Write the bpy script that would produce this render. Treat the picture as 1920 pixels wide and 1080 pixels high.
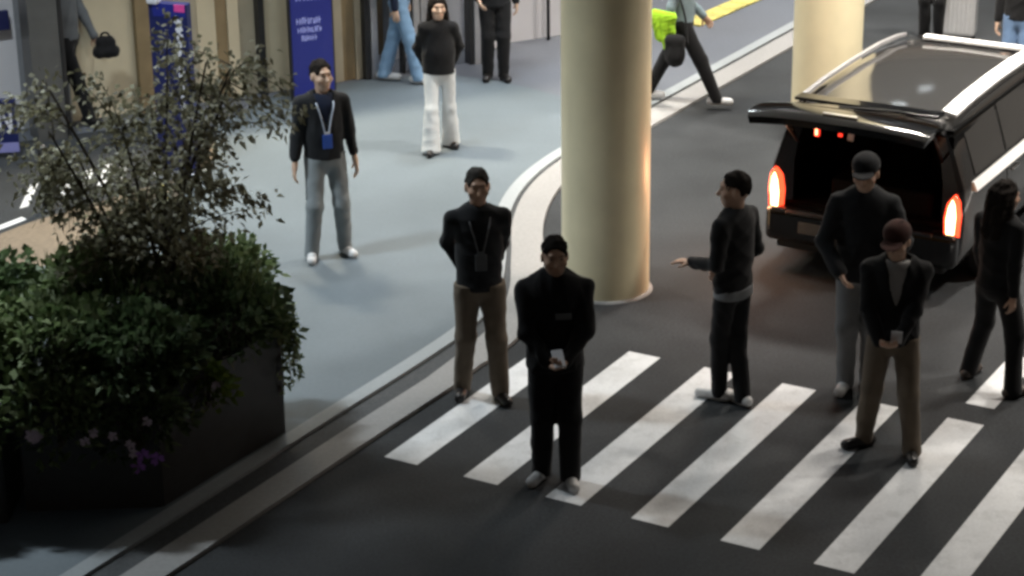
import bpy, bmesh, math, random
import numpy as np
from mathutils import Matrix, Vector
sc = bpy.context.scene
for o in list(bpy.data.objects): bpy.data.objects.remove(o)
COL = sc.collection
R = math.radians

# ------------------------------------------------------------------ camera
PITCH, ROLL, CAMH = 0.367, 0.013, 6.7
cam = bpy.data.cameras.new('camera'); co = bpy.data.objects.new('camera', cam); COL.objects.link(co)
cam.sensor_width = 36; cam.lens = 4144 / 1920 * 36; cam.clip_end = 500; cam.clip_start = 0.5
_r = Vector((1, 0, 0)); _u = Vector((0, math.sin(PITCH), math.cos(PITCH))); _f = Vector((0, math.cos(PITCH), -math.sin(PITCH)))
_cx = _r * math.cos(ROLL) - _u * math.sin(ROLL); _cy = _r * math.sin(ROLL) + _u * math.cos(ROLL)
co.matrix_world = Matrix(((_cx.x, _cy.x, -_f.x, 0), (_cx.y, _cy.y, -_f.y, 0), (_cx.z, _cy.z, -_f.z, CAMH), (0, 0, 0, 1)))
sc.camera = co
# ------------------------------------------------------------------ world: night sky
w = bpy.data.worlds.new('World'); sc.world = w; w.use_nodes = True
nt = w.node_tree; bg = nt.nodes['Background']
sky = nt.nodes.new('ShaderNodeTexSky'); sky.sky_type = 'NISHITA'; sky.sun_disc = False
sky.sun_elevation = R(-1.5); sky.sun_rotation = R(200)
nt.links.new(sky.outputs[0], bg.inputs[0]); bg.inputs[1].default_value = 0.12
# ------------------------------------------------------------------ view and sampling
sc.view_settings.view_transform = 'Standard'; sc.view_settings.look = 'None'
sc.view_settings.exposure = 0; sc.view_settings.gamma = 1
sc.render.engine = 'CYCLES'
sc.cycles.use_denoising = True
try: sc.cycles.denoiser = 'OPENIMAGEDENOISE'
except Exception: pass
sc.cycles.max_bounces = 6; sc.cycles.diffuse_bounces = 3; sc.cycles.glossy_bounces = 4; sc.cycles.transparent_max_bounces = 8
sc.cycles.filter_width = 3.1
sc.cycles.sample_clamp_indirect = 6
# the lamps in the canopy over the forecourt: x, y, size x, size y, power, colour
COOL = (0.90, 1.0, 1.06); WARM = (1.0, 0.93, 0.84); CREAM = (1.0, 0.88, 0.68)
CANOPY_Z = 7.4
LAMPS = [(-1.6, 20.6, .9, 0.4, 85, COOL), (0.2, 23.0, .9, 0.4, 110, COOL), (-3.0, 22.4, .9, 0.4, 400, CREAM), (-4.8, 16.6, .9, 0.4, 350, COOL),
         (3.4, 20.4, .9, 0.4, 430, WARM), (6.4, 23.6, .9, 0.4, 340, WARM), (5.8, 18.6, .9, 0.4, 310, WARM), (8.2, 16.4, .9, 0.4, 400, WARM),
         (2.6, 26.4, .9, 0.4, 290, WARM), (8.6, 31.0, .9, 0.4, 220, WARM),
         (2.9, 29.5, .3, .3, 45, COOL), (4.1, 30.2, .3, .3, 45, COOL), (5.3, 29.4, .3, .3, 45, COOL), (4.8, 33.5, .3, .3, 45, COOL), (6.6, 33.0, .3, .3, 45, COOL)]
SPREAD = 112

# ================================================================== helpers
ANG = 1.037
U = np.array([math.cos(ANG), math.sin(ANG)]); V = np.array([math.sin(ANG), -math.cos(ANG)])
def RU(u, v): return tuple(U * u + V * v)
FO = np.array([-1.57, 23.95]); FE = np.array([.887, .462]); FE = FE / np.linalg.norm(FE); FN = np.array([FE[1], -FE[0]])
FANG = math.atan2(FE[1], FE[0])

def nodes_of(m):
    m.use_nodes = True
    return m.node_tree, m.node_tree.nodes['Principled BSDF']
def mat(name, col, rough=0.7, metal=0.0, var=0.15, scale=20.0, bump=0.0, bscale=60.0, spec=0.5, coat=0.0, emit=None, estr=0, sheen=0, sss=0, big=0.0, bigs=0.6):
    m = bpy.data.materials.new(name); t, b = nodes_of(m)
    L = t.links.new
    b.inputs['Roughness'].default_value = rough; b.inputs['Metallic'].default_value = metal
    b.inputs['Specular IOR Level'].default_value = spec
    if coat: b.inputs['Coat Weight'].default_value = coat; b.inputs['Coat Roughness'].default_value = 0.03
    if sheen: b.inputs['Sheen Weight'].default_value = sheen
    if sss: b.inputs['Subsurface Weight'].default_value = sss; b.inputs['Subsurface Radius'].default_value = (.012, .006, .004)
    tc = t.nodes.new('ShaderNodeTexCoord')
    n = t.nodes.new('ShaderNodeTexNoise'); n.inputs['Scale'].default_value = scale; n.inputs['Detail'].default_value = 5
    L(tc.outputs['Object'], n.inputs['Vector'])
    rp = t.nodes.new('ShaderNodeValToRGB')
    c = np.array(col)
    rp.color_ramp.elements[0].position = .3; rp.color_ramp.elements[1].position = .7
    rp.color_ramp.elements[0].color = (*np.clip(c * (1 - var), 0, 1), 1); rp.color_ramp.elements[1].color = (*np.clip(c * (1 + var), 0, 1), 1)
    L(n.outputs['Fac'], rp.inputs['Fac']); out = rp.outputs['Color']
    if big:
        n2 = t.nodes.new('ShaderNodeTexNoise'); n2.inputs['Scale'].default_value = bigs; n2.inputs['Detail'].default_value = 4
        L(tc.outputs['Object'], n2.inputs['Vector'])
        mr = t.nodes.new('ShaderNodeMapRange'); mr.inputs[1].default_value = .3; mr.inputs[2].default_value = .7
        mr.inputs[3].default_value = 1 - big; mr.inputs[4].default_value = 1 + big
        L(n2.outputs['Fac'], mr.inputs[0])
        mx = t.nodes.new('ShaderNodeMix'); mx.data_type = 'RGBA'; mx.blend_type = 'MULTIPLY'; mx.inputs[0].default_value = 1
        L(out, mx.inputs[6]); L(mr.outputs[0], mx.inputs[7]); out = mx.outputs[2]
    L(out, b.inputs['Base Color'])
    if bump:
        nb = t.nodes.new('ShaderNodeTexNoise'); nb.inputs['Scale'].default_value = bscale; nb.inputs['Detail'].default_value = 4
        L(tc.outputs['Object'], nb.inputs['Vector'])
        bp = t.nodes.new('ShaderNodeBump'); bp.inputs['Strength'].default_value = bump; bp.inputs['Distance'].default_value = .01
        L(nb.outputs['Fac'], bp.inputs['Height']); L(bp.outputs[0], b.inputs['Normal'])
    if emit: b.inputs['Emission Color'].default_value = (*emit, 1); b.inputs['Emission Strength'].default_value = estr
    return m
def leaf_mat(name, cols, rough=.6):
    m = bpy.data.materials.new(name); t, b = nodes_of(m)
    g = t.nodes.new('ShaderNodeNewGeometry'); rp = t.nodes.new('ShaderNodeValToRGB')
    while len(rp.color_ramp.elements) < len(cols): rp.color_ramp.elements.new(.5)
    for i, c in enumerate(cols): rp.color_ramp.elements[i].position = i / (len(cols) - 1); rp.color_ramp.elements[i].color = (*c, 1)
    t.links.new(g.outputs['Random Per Island'], rp.inputs['Fac']); t.links.new(rp.outputs['Color'], b.inputs['Base Color'])
    b.inputs['Roughness'].default_value = rough
    tr = t.nodes.new('ShaderNodeBsdfTranslucent'); mx = t.nodes.new('ShaderNodeMixShader'); mx.inputs[0].default_value = .45
    t.links.new(rp.outputs['Color'], tr.inputs['Color']); t.links.new(b.outputs[0], mx.inputs[1]); t.links.new(tr.outputs[0], mx.inputs[2])
    t.links.new(mx.outputs[0], t.nodes['Material Output'].inputs['Surface'])
    return m
def glass_mat(name, tint, mixf=.75, rough=.03):
    m = bpy.data.materials.new(name); t, b = nodes_of(m)
    b.inputs['Base Color'].default_value = (.02, .022, .024, 1); b.inputs['Roughness'].default_value = rough
    tr = t.nodes.new('ShaderNodeBsdfTransparent'); tr.inputs[0].default_value = (*tint, 1)
    mx = t.nodes.new('ShaderNodeMixShader'); mx.inputs[0].default_value = mixf
    t.links.new(b.outputs[0], mx.inputs[1]); t.links.new(tr.outputs[0], mx.inputs[2]); t.links.new(mx.outputs[0], t.nodes['Material Output'].inputs['Surface'])
    return m

def link(o, parent=None):
    COL.objects.link(o)
    if parent is not None: o.parent = parent
    return o
def mesh_obj(name, verts, faces, m=None, parent=None, smooth=False):
    me = bpy.data.meshes.new(name); me.from_pydata([tuple(map(float, v)) for v in verts], [], [list(map(int, f)) for f in faces]); me.update()
    if m: me.materials.append(m)
    if smooth: me.shade_smooth()
    return link(bpy.data.objects.new(name, me), parent)
def fast_mesh(name, verts, quads, m=None, parent=None, smooth=True):
    me = bpy.data.meshes.new(name); n = len(quads); k = quads.shape[1]
    me.vertices.add(len(verts)); me.vertices.foreach_set('co', np.ascontiguousarray(verts, np.float32).ravel())
    me.loops.add(n * k); me.loops.foreach_set('vertex_index', np.ascontiguousarray(quads, np.int32).ravel())
    me.polygons.add(n); me.polygons.foreach_set('loop_start', np.arange(0, n * k, k, dtype=np.int32))
    try: me.polygons.foreach_set('loop_total', np.full(n, k, np.int32))
    except Exception: pass
    me.update(calc_edges=True); me.validate()
    if m: me.materials.append(m)
    if smooth: me.shade_smooth()
    return link(bpy.data.objects.new(name, me), parent)
def bm_obj(name, bm, m=None, parent=None, smooth=False):
    bmesh.ops.recalc_face_normals(bm, faces=bm.faces[:])
    me = bpy.data.meshes.new(name); bm.to_mesh(me); bm.free()
    if m: me.materials.append(m)
    if smooth: me.shade_smooth()
    return link(bpy.data.objects.new(name, me), parent)
def bm_box(bm, c, s, rot=None, bev=0.0, seg=2):
    b2 = bmesh.new(); bmesh.ops.create_cube(b2, size=1)
    bmesh.ops.scale(b2, vec=s, verts=b2.verts[:])
    if bev: bmesh.ops.bevel(b2, geom=b2.edges[:], offset=bev, segments=seg, affect='EDGES', profile=.5)
    M = Matrix.Translation(c)
    if rot is not None: M = M @ rot
    bmesh.ops.transform(b2, matrix=M, verts=b2.verts[:])
    t = bpy.data.meshes.new('t'); b2.to_mesh(t); b2.free(); bm.from_mesh(t); bpy.data.meshes.remove(t)
def box(name, c, s, m, parent=None, rot=None, bev=0.0, seg=2):
    bm = bmesh.new(); bm_box(bm, c, s, rot, bev, seg); return bm_obj(name, bm, m, parent)
def bm_tube(bm, pts, rad, n=8, cap=True):
    pts = [Vector(p) for p in pts]; rings = []
    rs = rad if hasattr(rad, '__len__') else [rad] * len(pts)
    ref = Vector((0.3, 0.9, 0.2)).normalized()
    for i, p in enumerate(pts):
        d = (pts[min(i + 1, len(pts) - 1)] - pts[max(i - 1, 0)]).normalized()
        a = d.cross(ref)
        if a.length < 1e-3: a = d.cross(Vector((1, 0, 0)))
        a.normalize(); b = d.cross(a)
        rings.append([bm.verts.new(p + (a * math.cos(2 * math.pi * k / n) + b * math.sin(2 * math.pi * k / n)) * rs[i]) for k in range(n)])
    for i in range(len(rings) - 1):
        for k in range(n): bm.faces.new((rings[i][k], rings[i][(k + 1) % n], rings[i + 1][(k + 1) % n], rings[i + 1][k]))
    if cap: bm.faces.new(rings[0][::-1]); bm.faces.new(rings[-1])
def tube(name, pts, rad, m, parent=None, n=8, smooth=True):
    bm = bmesh.new(); bm_tube(bm, pts, rad, n); return bm_obj(name, bm, m, parent, smooth)
def sheet(name, poly, z, m, thick=0.0, parent=None):
    bm = bmesh.new(); vs = [bm.verts.new((p[0], p[1], z)) for p in poly]; f = bm.faces.new(vs); bm.normal_update()
    if f.normal.z < 0: f.normal_flip()
    if thick:
        r = bmesh.ops.extrude_face_region(bm, geom=[f])
        for v in [g for g in r['geom'] if isinstance(g, bmesh.types.BMVert)]: v.co.z -= thick
    bm.normal_update(); bmesh.ops.triangulate(bm, faces=[f for f in bm.faces if len(f.verts) > 4], ngon_method='EAR_CLIP')
    return bm_obj(name, bm, m, parent)
def empty(name, loc, rz=0, s=1):
    o = bpy.data.objects.new(name, None); o.location = loc; o.rotation_euler = (0, 0, rz); o.scale = (s, s, s); o.empty_display_size = .1
    return link(o)
def tag(o, label=None, cat=None, group=None, kind=None):
    if label: o['label'] = label
    if cat: o['category'] = cat
    if group: o['group'] = group
    if kind: o['kind'] = kind
    return o
def catmull(P, n=8):
    P = [np.array(p, float) for p in P]; out = []
    for i in range(len(P) - 1):
        p0 = P[max(i - 1, 0)]; p1 = P[i]; p2 = P[i + 1]; p3 = P[min(i + 2, len(P) - 1)]
        for k in range(n):
            t = k / n; out.append(.5 * (2 * p1 + (p2 - p0) * t + (2 * p0 - 5 * p1 + 4 * p2 - p3) * t * t + (3 * p1 - p0 - 3 * p2 + p3) * t ** 3))
    out.append(P[-1]); return out

# ================================================================== materials
M = {}
M['asphalt'] = mat('asphalt', (.032, .0345, .037), .85, spec=.2, var=.28, scale=45, bump=.35, bscale=160, big=.32, bigs=.7)
M['plaza'] = mat('plaza stone', (.112, .136, .153), .6, spec=.3, var=.05, scale=30, bump=.06, bscale=90, big=.10, bigs=.9)
M['walk'] = mat('grey paving', (.115, .125, .145), .6, spec=.3, var=.08, scale=40, bump=.08, big=.08)
M['brown'] = mat('brown paving', (.15, .115, .08), .7, var=.18, scale=25, bump=.15, big=.15)
M['kerb'] = mat('kerb concrete', (.26, .255, .25), .7, spec=.3, var=.08, scale=30, bump=.12, big=.1)
M['edging'] = mat('pale edging stone', (.27, .29, .30), .6, spec=.3, var=.06, scale=30, bump=.08, big=.08)
M['channel'] = mat('dark drain stone', (.06, .063, .066), .7, spec=.2, var=.2, scale=50, bump=.2, big=.12)
M['paint'] = mat('road paint', (.60, .61, .62), .6, spec=.3, var=.08, scale=60, bump=.2, bscale=150, big=.12, bigs=2.2)
_t = M['paint'].node_tree; _b = _t.nodes['Principled BSDF']; _src = _b.inputs['Base Color'].links[0].from_socket
_n = _t.nodes.new('ShaderNodeTexNoise'); _n.inputs['Scale'].default_value = 5; _n.inputs['Detail'].default_value = 9; _n.inputs['Roughness'].default_value = .72
_c = _t.nodes.new('ShaderNodeTexCoord'); _t.links.new(_c.outputs['Object'], _n.inputs['Vector'])
_r2 = _t.nodes.new('ShaderNodeMapRange'); _r2.inputs[1].default_value = .48; _r2.inputs[2].default_value = .72; _r2.inputs[3].default_value = 0; _r2.inputs[4].default_value = .30
_t.links.new(_n.outputs['Fac'], _r2.inputs[0]); _mx = _t.nodes.new('ShaderNodeMix'); _mx.data_type = 'RGBA'; _t.links.new(_r2.outputs[0], _mx.inputs[0]); _t.links.new(_src, _mx.inputs[6]); _mx.inputs[7].default_value = (.10, .10, .10, 1); _t.links.new(_mx.outputs[2], _b.inputs['Base Color'])
M['yellow'] = mat('yellow tactile', (.50, .44, .13), .7, var=.3, scale=5)
M['column'] = mat('cream column paint', (.86, .77, .52), .4, var=.03, scale=3, bump=.03, bscale=30, big=.05, bigs=1.5)
M['ceil'] = mat('canopy ceiling', (.78, .78, .76), .7, var=.04)
M['housing'] = mat('lamp housing', (.5, .5, .5), .4, metal=.6)
M['cream'] = mat('cream wall panel', (.62, .54, .38), .5, var=.05, scale=4)
M['cream2'] = mat('dull cream panel', (.42, .37, .27), .5, var=.08, scale=4)
M['brownwall'] = mat('brown wall panel', (.26, .19, .10), .5, var=.12, scale=5)
M['whitewall'] = mat('white wall', (.80, .79, .82), .5, var=.02, scale=4)
M['greywall'] = mat('grey wall', (.30, .31, .33), .5, var=.06)
M['dark'] = mat('dark metal', (.02, .02, .021), .4, var=.1)
M['pillar'] = mat('dark grey cladding', (.10, .10, .095), .45, var=.1, scale=6)
M['steel'] = mat('brushed steel', (.52, .51, .52), .38, metal=.7, var=.05)
M['pane'] = glass_mat('door glass', (.9, .92, .93), .82)
M['blue'] = mat('blue print', (.010, .015, .13), .35, var=.04, emit=(.010, .016, .16), estr=.35)
M['navyprint'] = mat('navy print', (.012, .018, .10), .35, var=.04)
M['lilac'] = mat('lilac print', (.30, .30, .62), .4, var=.05)
M['pinkp'] = mat('pink print', (.75, .08, .35), .4, var=.05)
M['whitep'] = mat('white print', (.75, .76, .82), .4, var=.05)
M['signtext'] = mat('sign lettering', (.45, .48, .85), .4, var=.1, emit=(.4, .45, .9), estr=.18)
M['planter'] = mat('black planter', (.024, .027, .028), .5, var=.15, scale=10, bump=.05)
M['soil'] = mat('soil', (.03, .022, .016), .95, var=.3)
M['leafA'] = leaf_mat('shrub leaves', [(.05, .08, .03), (.11, .16, .06), (.20, .26, .11), (.36, .42, .24)])
M['leafB'] = leaf_mat('dark leaves', [(.04, .065, .028), (.08, .125, .05), (.16, .21, .11)])
M['leafC'] = leaf_mat('olive tree leaves', [(.13, .12, .07), (.20, .185, .11), (.30, .29, .19), (.48, .47, .38)])
M['grassb'] = leaf_mat('grass blades', [(.03, .06, .02), (.08, .12, .04), (.16, .20, .09)])
M['lime'] = leaf_mat('lime leaves', [(.08, .13, .02), (.16, .22, .04)])
M['bark'] = mat('bark', (.06, .045, .03), .9, var=.3, scale=40, bump=.4)
M['flow_p'] = mat('purple petals', (.26, .10, .40), .6, var=.2)
M['flow_w'] = mat('pale pink petals', (.42, .34, .40), .6, var=.2)
M['mirrorpaint'] = mat('mirror car paint', (.34, .335, .33), .09, metal=.9, var=.0, spec=.6)  # grey metal base, brighter than black paint, to lift roof and side reflections
M['carglass'] = mat('tinted car glass', (.55, .53, .51), .14, metal=.9, var=0, spec=.9)
M['plasticb'] = mat('black plastic', (.012, .012, .013), .5, var=.1)
M['rearpaint'] = mat('darker rear car paint', (.005, .005, .0055), .12, var=.0, coat=.6, spec=.5)  # blacker copy of the car paint for tailgate, bumper and rear faces
M['highlight'] = mat('pale highlight strip', (.92, .91, .90), .5, metal=.25, var=.03)  # pale strips standing in for reflections along the car's edges
M['chrome'] = mat('satin chrome', (.85, .84, .83), .22, metal=1, var=0)
M['tyre'] = mat('tyre rubber', (.012, .012, .012), .85, var=.2)
M['rim'] = mat('alloy rim', (.45, .45, .46), .3, metal=.9)
M['interior'] = mat('car interior', (.004, .004, .004), .9, var=.2, spec=.1)
M['seat'] = mat('car seat', (.006, .006, .006), .8, spec=.1, var=.2)
M['tailred'] = mat('tail lamp lens', (.5, .02, .01), .2, var=0, emit=(1, .07, .025), estr=3.2)
M['tailcore'] = mat('tail lamp core', (1, .5, .2), .2, var=0, emit=(1.0, .62, .30), estr=9)
M['redglow'] = mat('red glow', (.6, .02, .01), .3, var=0, emit=(1, .04, .02), estr=2.2)
M['redcore'] = mat('red glow core', (.9, .2, .1), .3, var=0, emit=(1, .38, .18), estr=5)
M['plate'] = mat('number plate', (.16, .16, .16), .4, var=.1)
M['skin'] = mat('skin', (.52, .33, .235), .5, var=.08, scale=15, sss=.15)
M['skinl'] = mat('light skin', (.60, .41, .30), .5, var=.08, scale=15, sss=.15)
M['hair'] = mat('black hair', (.016, .013, .011), .9, spec=.12, var=.3, scale=60, bump=.5, bscale=120)
M['hairg'] = mat('greying hair', (.045, .042, .038), .9, spec=.12, var=.3, scale=60, bump=.5, bscale=120)
M['eye'] = mat('eye', (.01, .008, .007), .25, var=0)
def fabric(n, c, v=.18): M[n] = mat(n, c, .9, var=v, scale=9, bump=.25, bscale=220, spec=.2, sheen=.1)
fabric('black cloth', (.010, .010, .011)); fabric('black jacket', (.013, .014, .016)); fabric('navy cloth', (.012, .018, .040))
fabric('khaki', (.145, .115, .085), .1); fabric('grey trousers', (.25, .275, .285), .06); fabric('dark grey trousers', (.16, .165, .17), .08)
fabric('white trousers', (.66, .69, .70), .04); fabric('jeans', (.22, .36, .54), .1); fabric('blue jeans', (.14, .22, .36), .1)
fabric('grey cloth', (.22, .23, .24), .1); fabric('white shirt', (.30, .295, .29), .08); fabric('blue grey jacket', (.22, .29, .32), .12)
fabric('hivis', (.34, .62, .03), .25); fabric('red cap', (.055, .022, .018)); fabric('grey coat', (.13, .14, .15), .12)
fabric('blue shirt', (.10, .14, .40), .05)
M['shoew'] = mat('white shoe', (.62, .62, .62), .6, var=.06); M['shoed'] = mat('dark shoe', (.014, .012, .012), .4, var=.1); M['shoebr'] = mat('brown shoe', (.055, .04, .032), .5, var=.1)
M['strapw'] = mat('pale lanyard', (.42, .48, .58), .7, var=.1); M['strapg'] = mat('grey lanyard', (.10, .10, .105), .7, var=.1)
M['badgeb'] = mat('blue badge', (.03, .10, .48), .35, var=.1); M['badgeg'] = mat('grey badge', (.085, .09, .095), .4, var=.1); M['badgew'] = mat('white badge', (.5, .5, .52), .4, var=.1)
M['suitcase'] = mat('silver suitcase shell', (.80, .80, .81), .22, metal=.5, var=.03)

# ================================================================== the ground
tag(sheet('road', [(-60, -20), (70, -20), (70, 120), (-60, 120)], 0, M['asphalt']), kind='structure')
road = bpy.data.objects['road']
kp = [(u_, -8.65) for u_ in range(-6, 13)] + [(13.2, -8.64), (14.1, -8.68), (14.8, -8.88), (15.5, -9.22), (16.4, -9.73), (17.3, -10.08), (18.2, -10.24), (19.2, -10.26)] + [(20.2 + u_, -10.26) for u_ in range(0, 40)]
kc = catmull(kp, 5)
def offs(path, d):
    out = []
    for i, p in enumerate(path):
        t = path[min(i + 1, len(path) - 1)] - path[max(i - 1, 0)]; t = t / np.linalg.norm(t); nrm = np.array([-t[1], t[0]])
        dd = d(i) if callable(d) else d
        out.append(p - nrm * -dd)
    return out
def chan_w(i):
    u = kc[i][0]
    return .20 if u < 13 else (.20 - .155 * min(1, (u - 13) / 2.4))
# offset + is towards the road
def strip(name, d0, d1, z, m, th):
    a = offs(kc, d0); b = offs(kc, d1); vs = []; fs = []
    for i in range(len(kc)):
        for q, zz in ((a[i], z), (b[i], z), (b[i], z - th), (a[i], z - th)): vs.append((*RU(*q), zz))
    for i in range(len(kc) - 1):
        k = 4 * i
        for j in range(4): fs.append((k + j, k + (j + 1) % 4, k + 4 + (j + 1) % 4, k + 4 + j))
    o = mesh_obj(name, vs, fs, m)
    bm = bmesh.new(); bm.from_mesh(o.data); bmesh.ops.recalc_face_normals(bm, faces=bm.faces[:]); bm.to_mesh(o.data); bm.free()
    return tag(o, kind='structure')
strip('pavement_edging', -.13, 0, .034, M['edging'], .06)
strip('drain_channel', 0, chan_w, .008, M['channel'], .05)
strip('kerb', chan_w, lambda i: chan_w(i) + .25 + (.035 if kc[i][0] > 13.5 else 0), .03, M['kerb'], .06)
edge = [RU(*p) for p in offs(kc, -.13)]
walk = [RU(*p) for p in offs(kc, -.13)] + [(-40, 100), (-60, 40), (-60, -20)]
tag(sheet('walkway', walk, .020, M['walk']), kind='structure')
pe = [e_ for e_ in edge if e_[1] < 22.35]
plaza = pe + [(0.54, 23.14), (0.2, 23.5), (-0.21, 23.84), (-0.8, 24.15), (-1.57, 23.9), (-2.53, 23.4), (-3.05, 22.2), (-2.97, 21.1), (-3.11, 19.79), (-3.23, 19.19), (-3.7, 18.3), (-5.2, 17.2), (-14, 13), (-20, -10)]
tag(sheet('pavement', plaza, .030, M['plaza']), kind='structure')
tag(sheet('brown_pavement', [(-5.2, 17.1), (-3.6, 18.2), (-3.05, 19.3), (-2.9, 21.1), (-3.0, 21.9), (-3.35, 20.35), (-3.94, 19.70), (-4.41, 19.23), (-4.75, 18.72), (-7, 16.6)], .026, M['brown']), kind='structure')
sr = tag(sheet('side_road', [(-7.4, 16.4), (-4.72, 18.80), (-4.38, 19.27), (-3.9, 19.74), (-3.3, 20.4), (-2.95, 22.0), (-3.6, 22.4), (-9, 19.9)], .023, M['asphalt']), kind='structure')
# crossing stripes are paint on the road
for i in range(-0, 9):
    v0 = -7.98 + .653 * i; a = .012
    P4 = [RU(11.70, v0), RU(11.70, v0 + .275), RU(14.24, v0 + .275 - .03), RU(14.24, v0 - .03)]
    sheet('crosswalk_stripe', P4, .004, M['paint'], parent=road)
sheet('crosswalk_stripe', [RU(14.55, -4.72), RU(14.55, -4.50), RU(15.6, -4.50), RU(15.6, -4.72)], .004, M['paint'], parent=road)
sheet('lane_line', [RU(4, -2.9), RU(4, -2.75), RU(10, -2.75), RU(10, -2.9)], .004, M['paint'], parent=road)
sheet('lane_line', [RU(16, -3.3), RU(16, -3.15), RU(40, -3.15), RU(40, -3.3)], .004, M['paint'], parent=road)
for i in range(6):
    bx, by = -4.60 + .155 * i, 19.50 + .15 * i
    sheet('crossing_stripe', [(bx, by + .1), (bx + .07, by + .165), (bx + .03, by + .86), (bx - .04, by + .80)], .027, M['paint'], parent=sr)
sheet('edge_line', [(-5.0, 18.66), (-4.94, 18.58), (-4.47, 19.29), (-4.53, 19.36)], .027, M['paint'], parent=sr)
walkway = bpy.data.objects['walkway']
tdir = np.array([.56, .83]); tdir /= np.linalg.norm(tdir); tn = np.array([tdir[1], -tdir[0]])
for i in range(9):
    for j in range(1):
        c = np.array([2.28, 26.3]) + tdir * .31 * i + tn * .31 * j
        bm = bmesh.new(); rt = Matrix.Rotation(math.atan2(tdir[1], tdir[0]), 4, 'Z')
        bm_box(bm, (c[0], c[1], .034), (.29, .29, .02), rt, .004, 1)
        for q in range(4):
            pp = c + tn * (-.105 + .07 * q)
            bm_box(bm, (pp[0], pp[1], .046), (.26, .03, .008), rt, .003, 1)
        bm_obj('tactile_tile', bm, M['yellow'], walkway)

# ================================================================== canopy, columns
can = tag(box('canopy', (3, 27, CANOPY_Z + .15), (26, 42, .3), M['ceil']), kind='structure')
for (x, y, sx, sy, p, c) in LAMPS:
    bm = bmesh.new(); t = .04; h = .14; zc = CANOPY_Z - h / 2
    for dx in (-1, 1): bm_box(bm, (x + dx * (sx / 2 + t / 2), y, zc), (t, sy + 2 * t, h))
    for dy in (-1, 1): bm_box(bm, (x, y + dy * (sy / 2 + t / 2), zc), (sx - .002, t, h))
    bm_obj('lamp_housing', bm, M['housing'], can)
    l = bpy.data.lights.new('ceiling_lamp', 'AREA'); l.shape = 'RECTANGLE'; l.size = sx; l.size_y = sy; l.energy = p; l.color = c; l.spread = R(SPREAD)
    lo = bpy.data.objects.new('ceiling_lamp', l); lo.location = (x, y, CANOPY_Z - .05); link(lo, can)
def column(u, v, rad, label):
    x, y = RU(u, v); root = empty('column', (x, y, 0)); tag(root, label, 'column', 'round cream columns')
    bm = bmesh.new(); n = 64
    prof = [(rad, 0), (rad, 2.2), (rad, 2.206), (rad, CANOPY_Z)]
    rings = [[bm.verts.new((r * math.cos(2 * math.pi * k / n), r * math.sin(2 * math.pi * k / n), z)) for k in range(n)] for r, z in prof]
    for i in range(len(rings) - 1):
        for k in range(n): bm.faces.new((rings[i][k], rings[i][(k + 1) % n], rings[i + 1][(k + 1) % n], rings[i + 1][k]))
    bm_obj('shaft', bm, M['column'], root, True)
    bm = bmesh.new(); prof = [(rad + .03, 0), (rad + .026, .008), (rad + .012, .018), (rad - .01, .02)]
    rings = [[bm.verts.new((r * math.cos(2 * math.pi * k / n), r * math.sin(2 * math.pi * k / n), z)) for k in range(n)] for r, z in prof]
    for i in range(len(rings) - 1):
        for k in range(n): bm.faces.new((rings[i][k], rings[i][(k + 1) % n], rings[i + 1][(k + 1) % n], rings[i + 1][k]))
    bm_obj('base_ring', bm, M['kerb'], root, True)
column(15.39, -8.18, .368, 'round cream column standing beside the kerb and the crosswalk')
column(20.15, -8.20, .345, 'round cream column behind the black car with its tailgate up')

# ================================================================== terminal front
def FP(s, t, z): q = FO + FE * s + FN * t; return (q[0], q[1], z)
FR = Matrix.Rotation(FANG, 4, 'Z')
tb = empty('terminal_building', (FO[0], FO[1], 0)); tag(tb, 'terminal front with cream panels, dark frames and glass doors', 'building')
def fbox(name, s0, s1, z0, z1, t0, t1, m, bev=0.004, parent=None):
    c = FP((s0 + s1) / 2, (t0 + t1) / 2, (z0 + z1) / 2)
    o = box(name, (c[0] - FO[0], c[1] - FO[1], c[2]), (s1 - s0, abs(t1 - t0), z1 - z0), m, parent or tb, FR, bev, 1)
    return o
HB = 3.4
fbox('wall_panel', -9, -3.92, .02, HB, -.30, -.06, M['whitewall'])
fbox('wall_panel', -3.92, -3.40, .02, HB, -.30, -.05, M['greywall'])
fbox('wall_panel', -3.40, -2.66, .02, HB, -.30, -.06, M['cream'])
fbox('wall_panel', -2.66, -2.43, .02, HB, -.30, .02, M['brownwall'])
fbox('wall_panel', -2.43, -1.96, .02, HB, -.30, -.06, M['cream2'])
fbox('wall_panel', -1.96, -1.75, .02, HB, -.30, -.05, M['cream'])
fbox('wall_panel', -1.75, -1.61, .02, HB, -.30, -.08, M['brownwall'])
fbox('wall_panel', -1.61, -1.48, .02, HB, -.30, -.06, M['cream'])
fbox('wall_panel', -1.48, -1.29, .02, HB, -.30, -.09, M['cream2'])
fbox('mullion', -1.29, -1.22, .02, HB, -.30, .03, M['dark'])
fbox('wall_panel', -1.22, -.40, .02, HB, -.30, -.06, M['cream'])
fbox('wall_panel', -.40, -.28, .02, HB, -.30, -.05, M['cream2'])
fbox('wall_panel', -.28, -.13, .02, HB, -.30, -.07, M['brownwall'])
fbox('wall_panel', -.13, -.05, .02, HB, -.30, -.05, M['cream2'])
fbox('mullion', -.05, .015, .02, HB, -.30, .04, M['dark'])
fbox('door_post', .02, .10, .02, HB, -.10, .06, M['steel'])
fbox('door_pane', .10, .52, .03, 2.6, -.03, -.02, M['pane'], 0)
fbox('door_post', .43, .47, .02, HB, -.12, -.02, M['dark'])
fbox('door_post', .54, .62, .02, HB, -.10, .06, M['steel'])
fbox('door_post', .64, .72, .02, HB, -.10, .05, M['steel'])
fbox('door_pane', .72, 1.24, .03, 2.6, -.03, -.02, M['pane'], 0)
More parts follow.
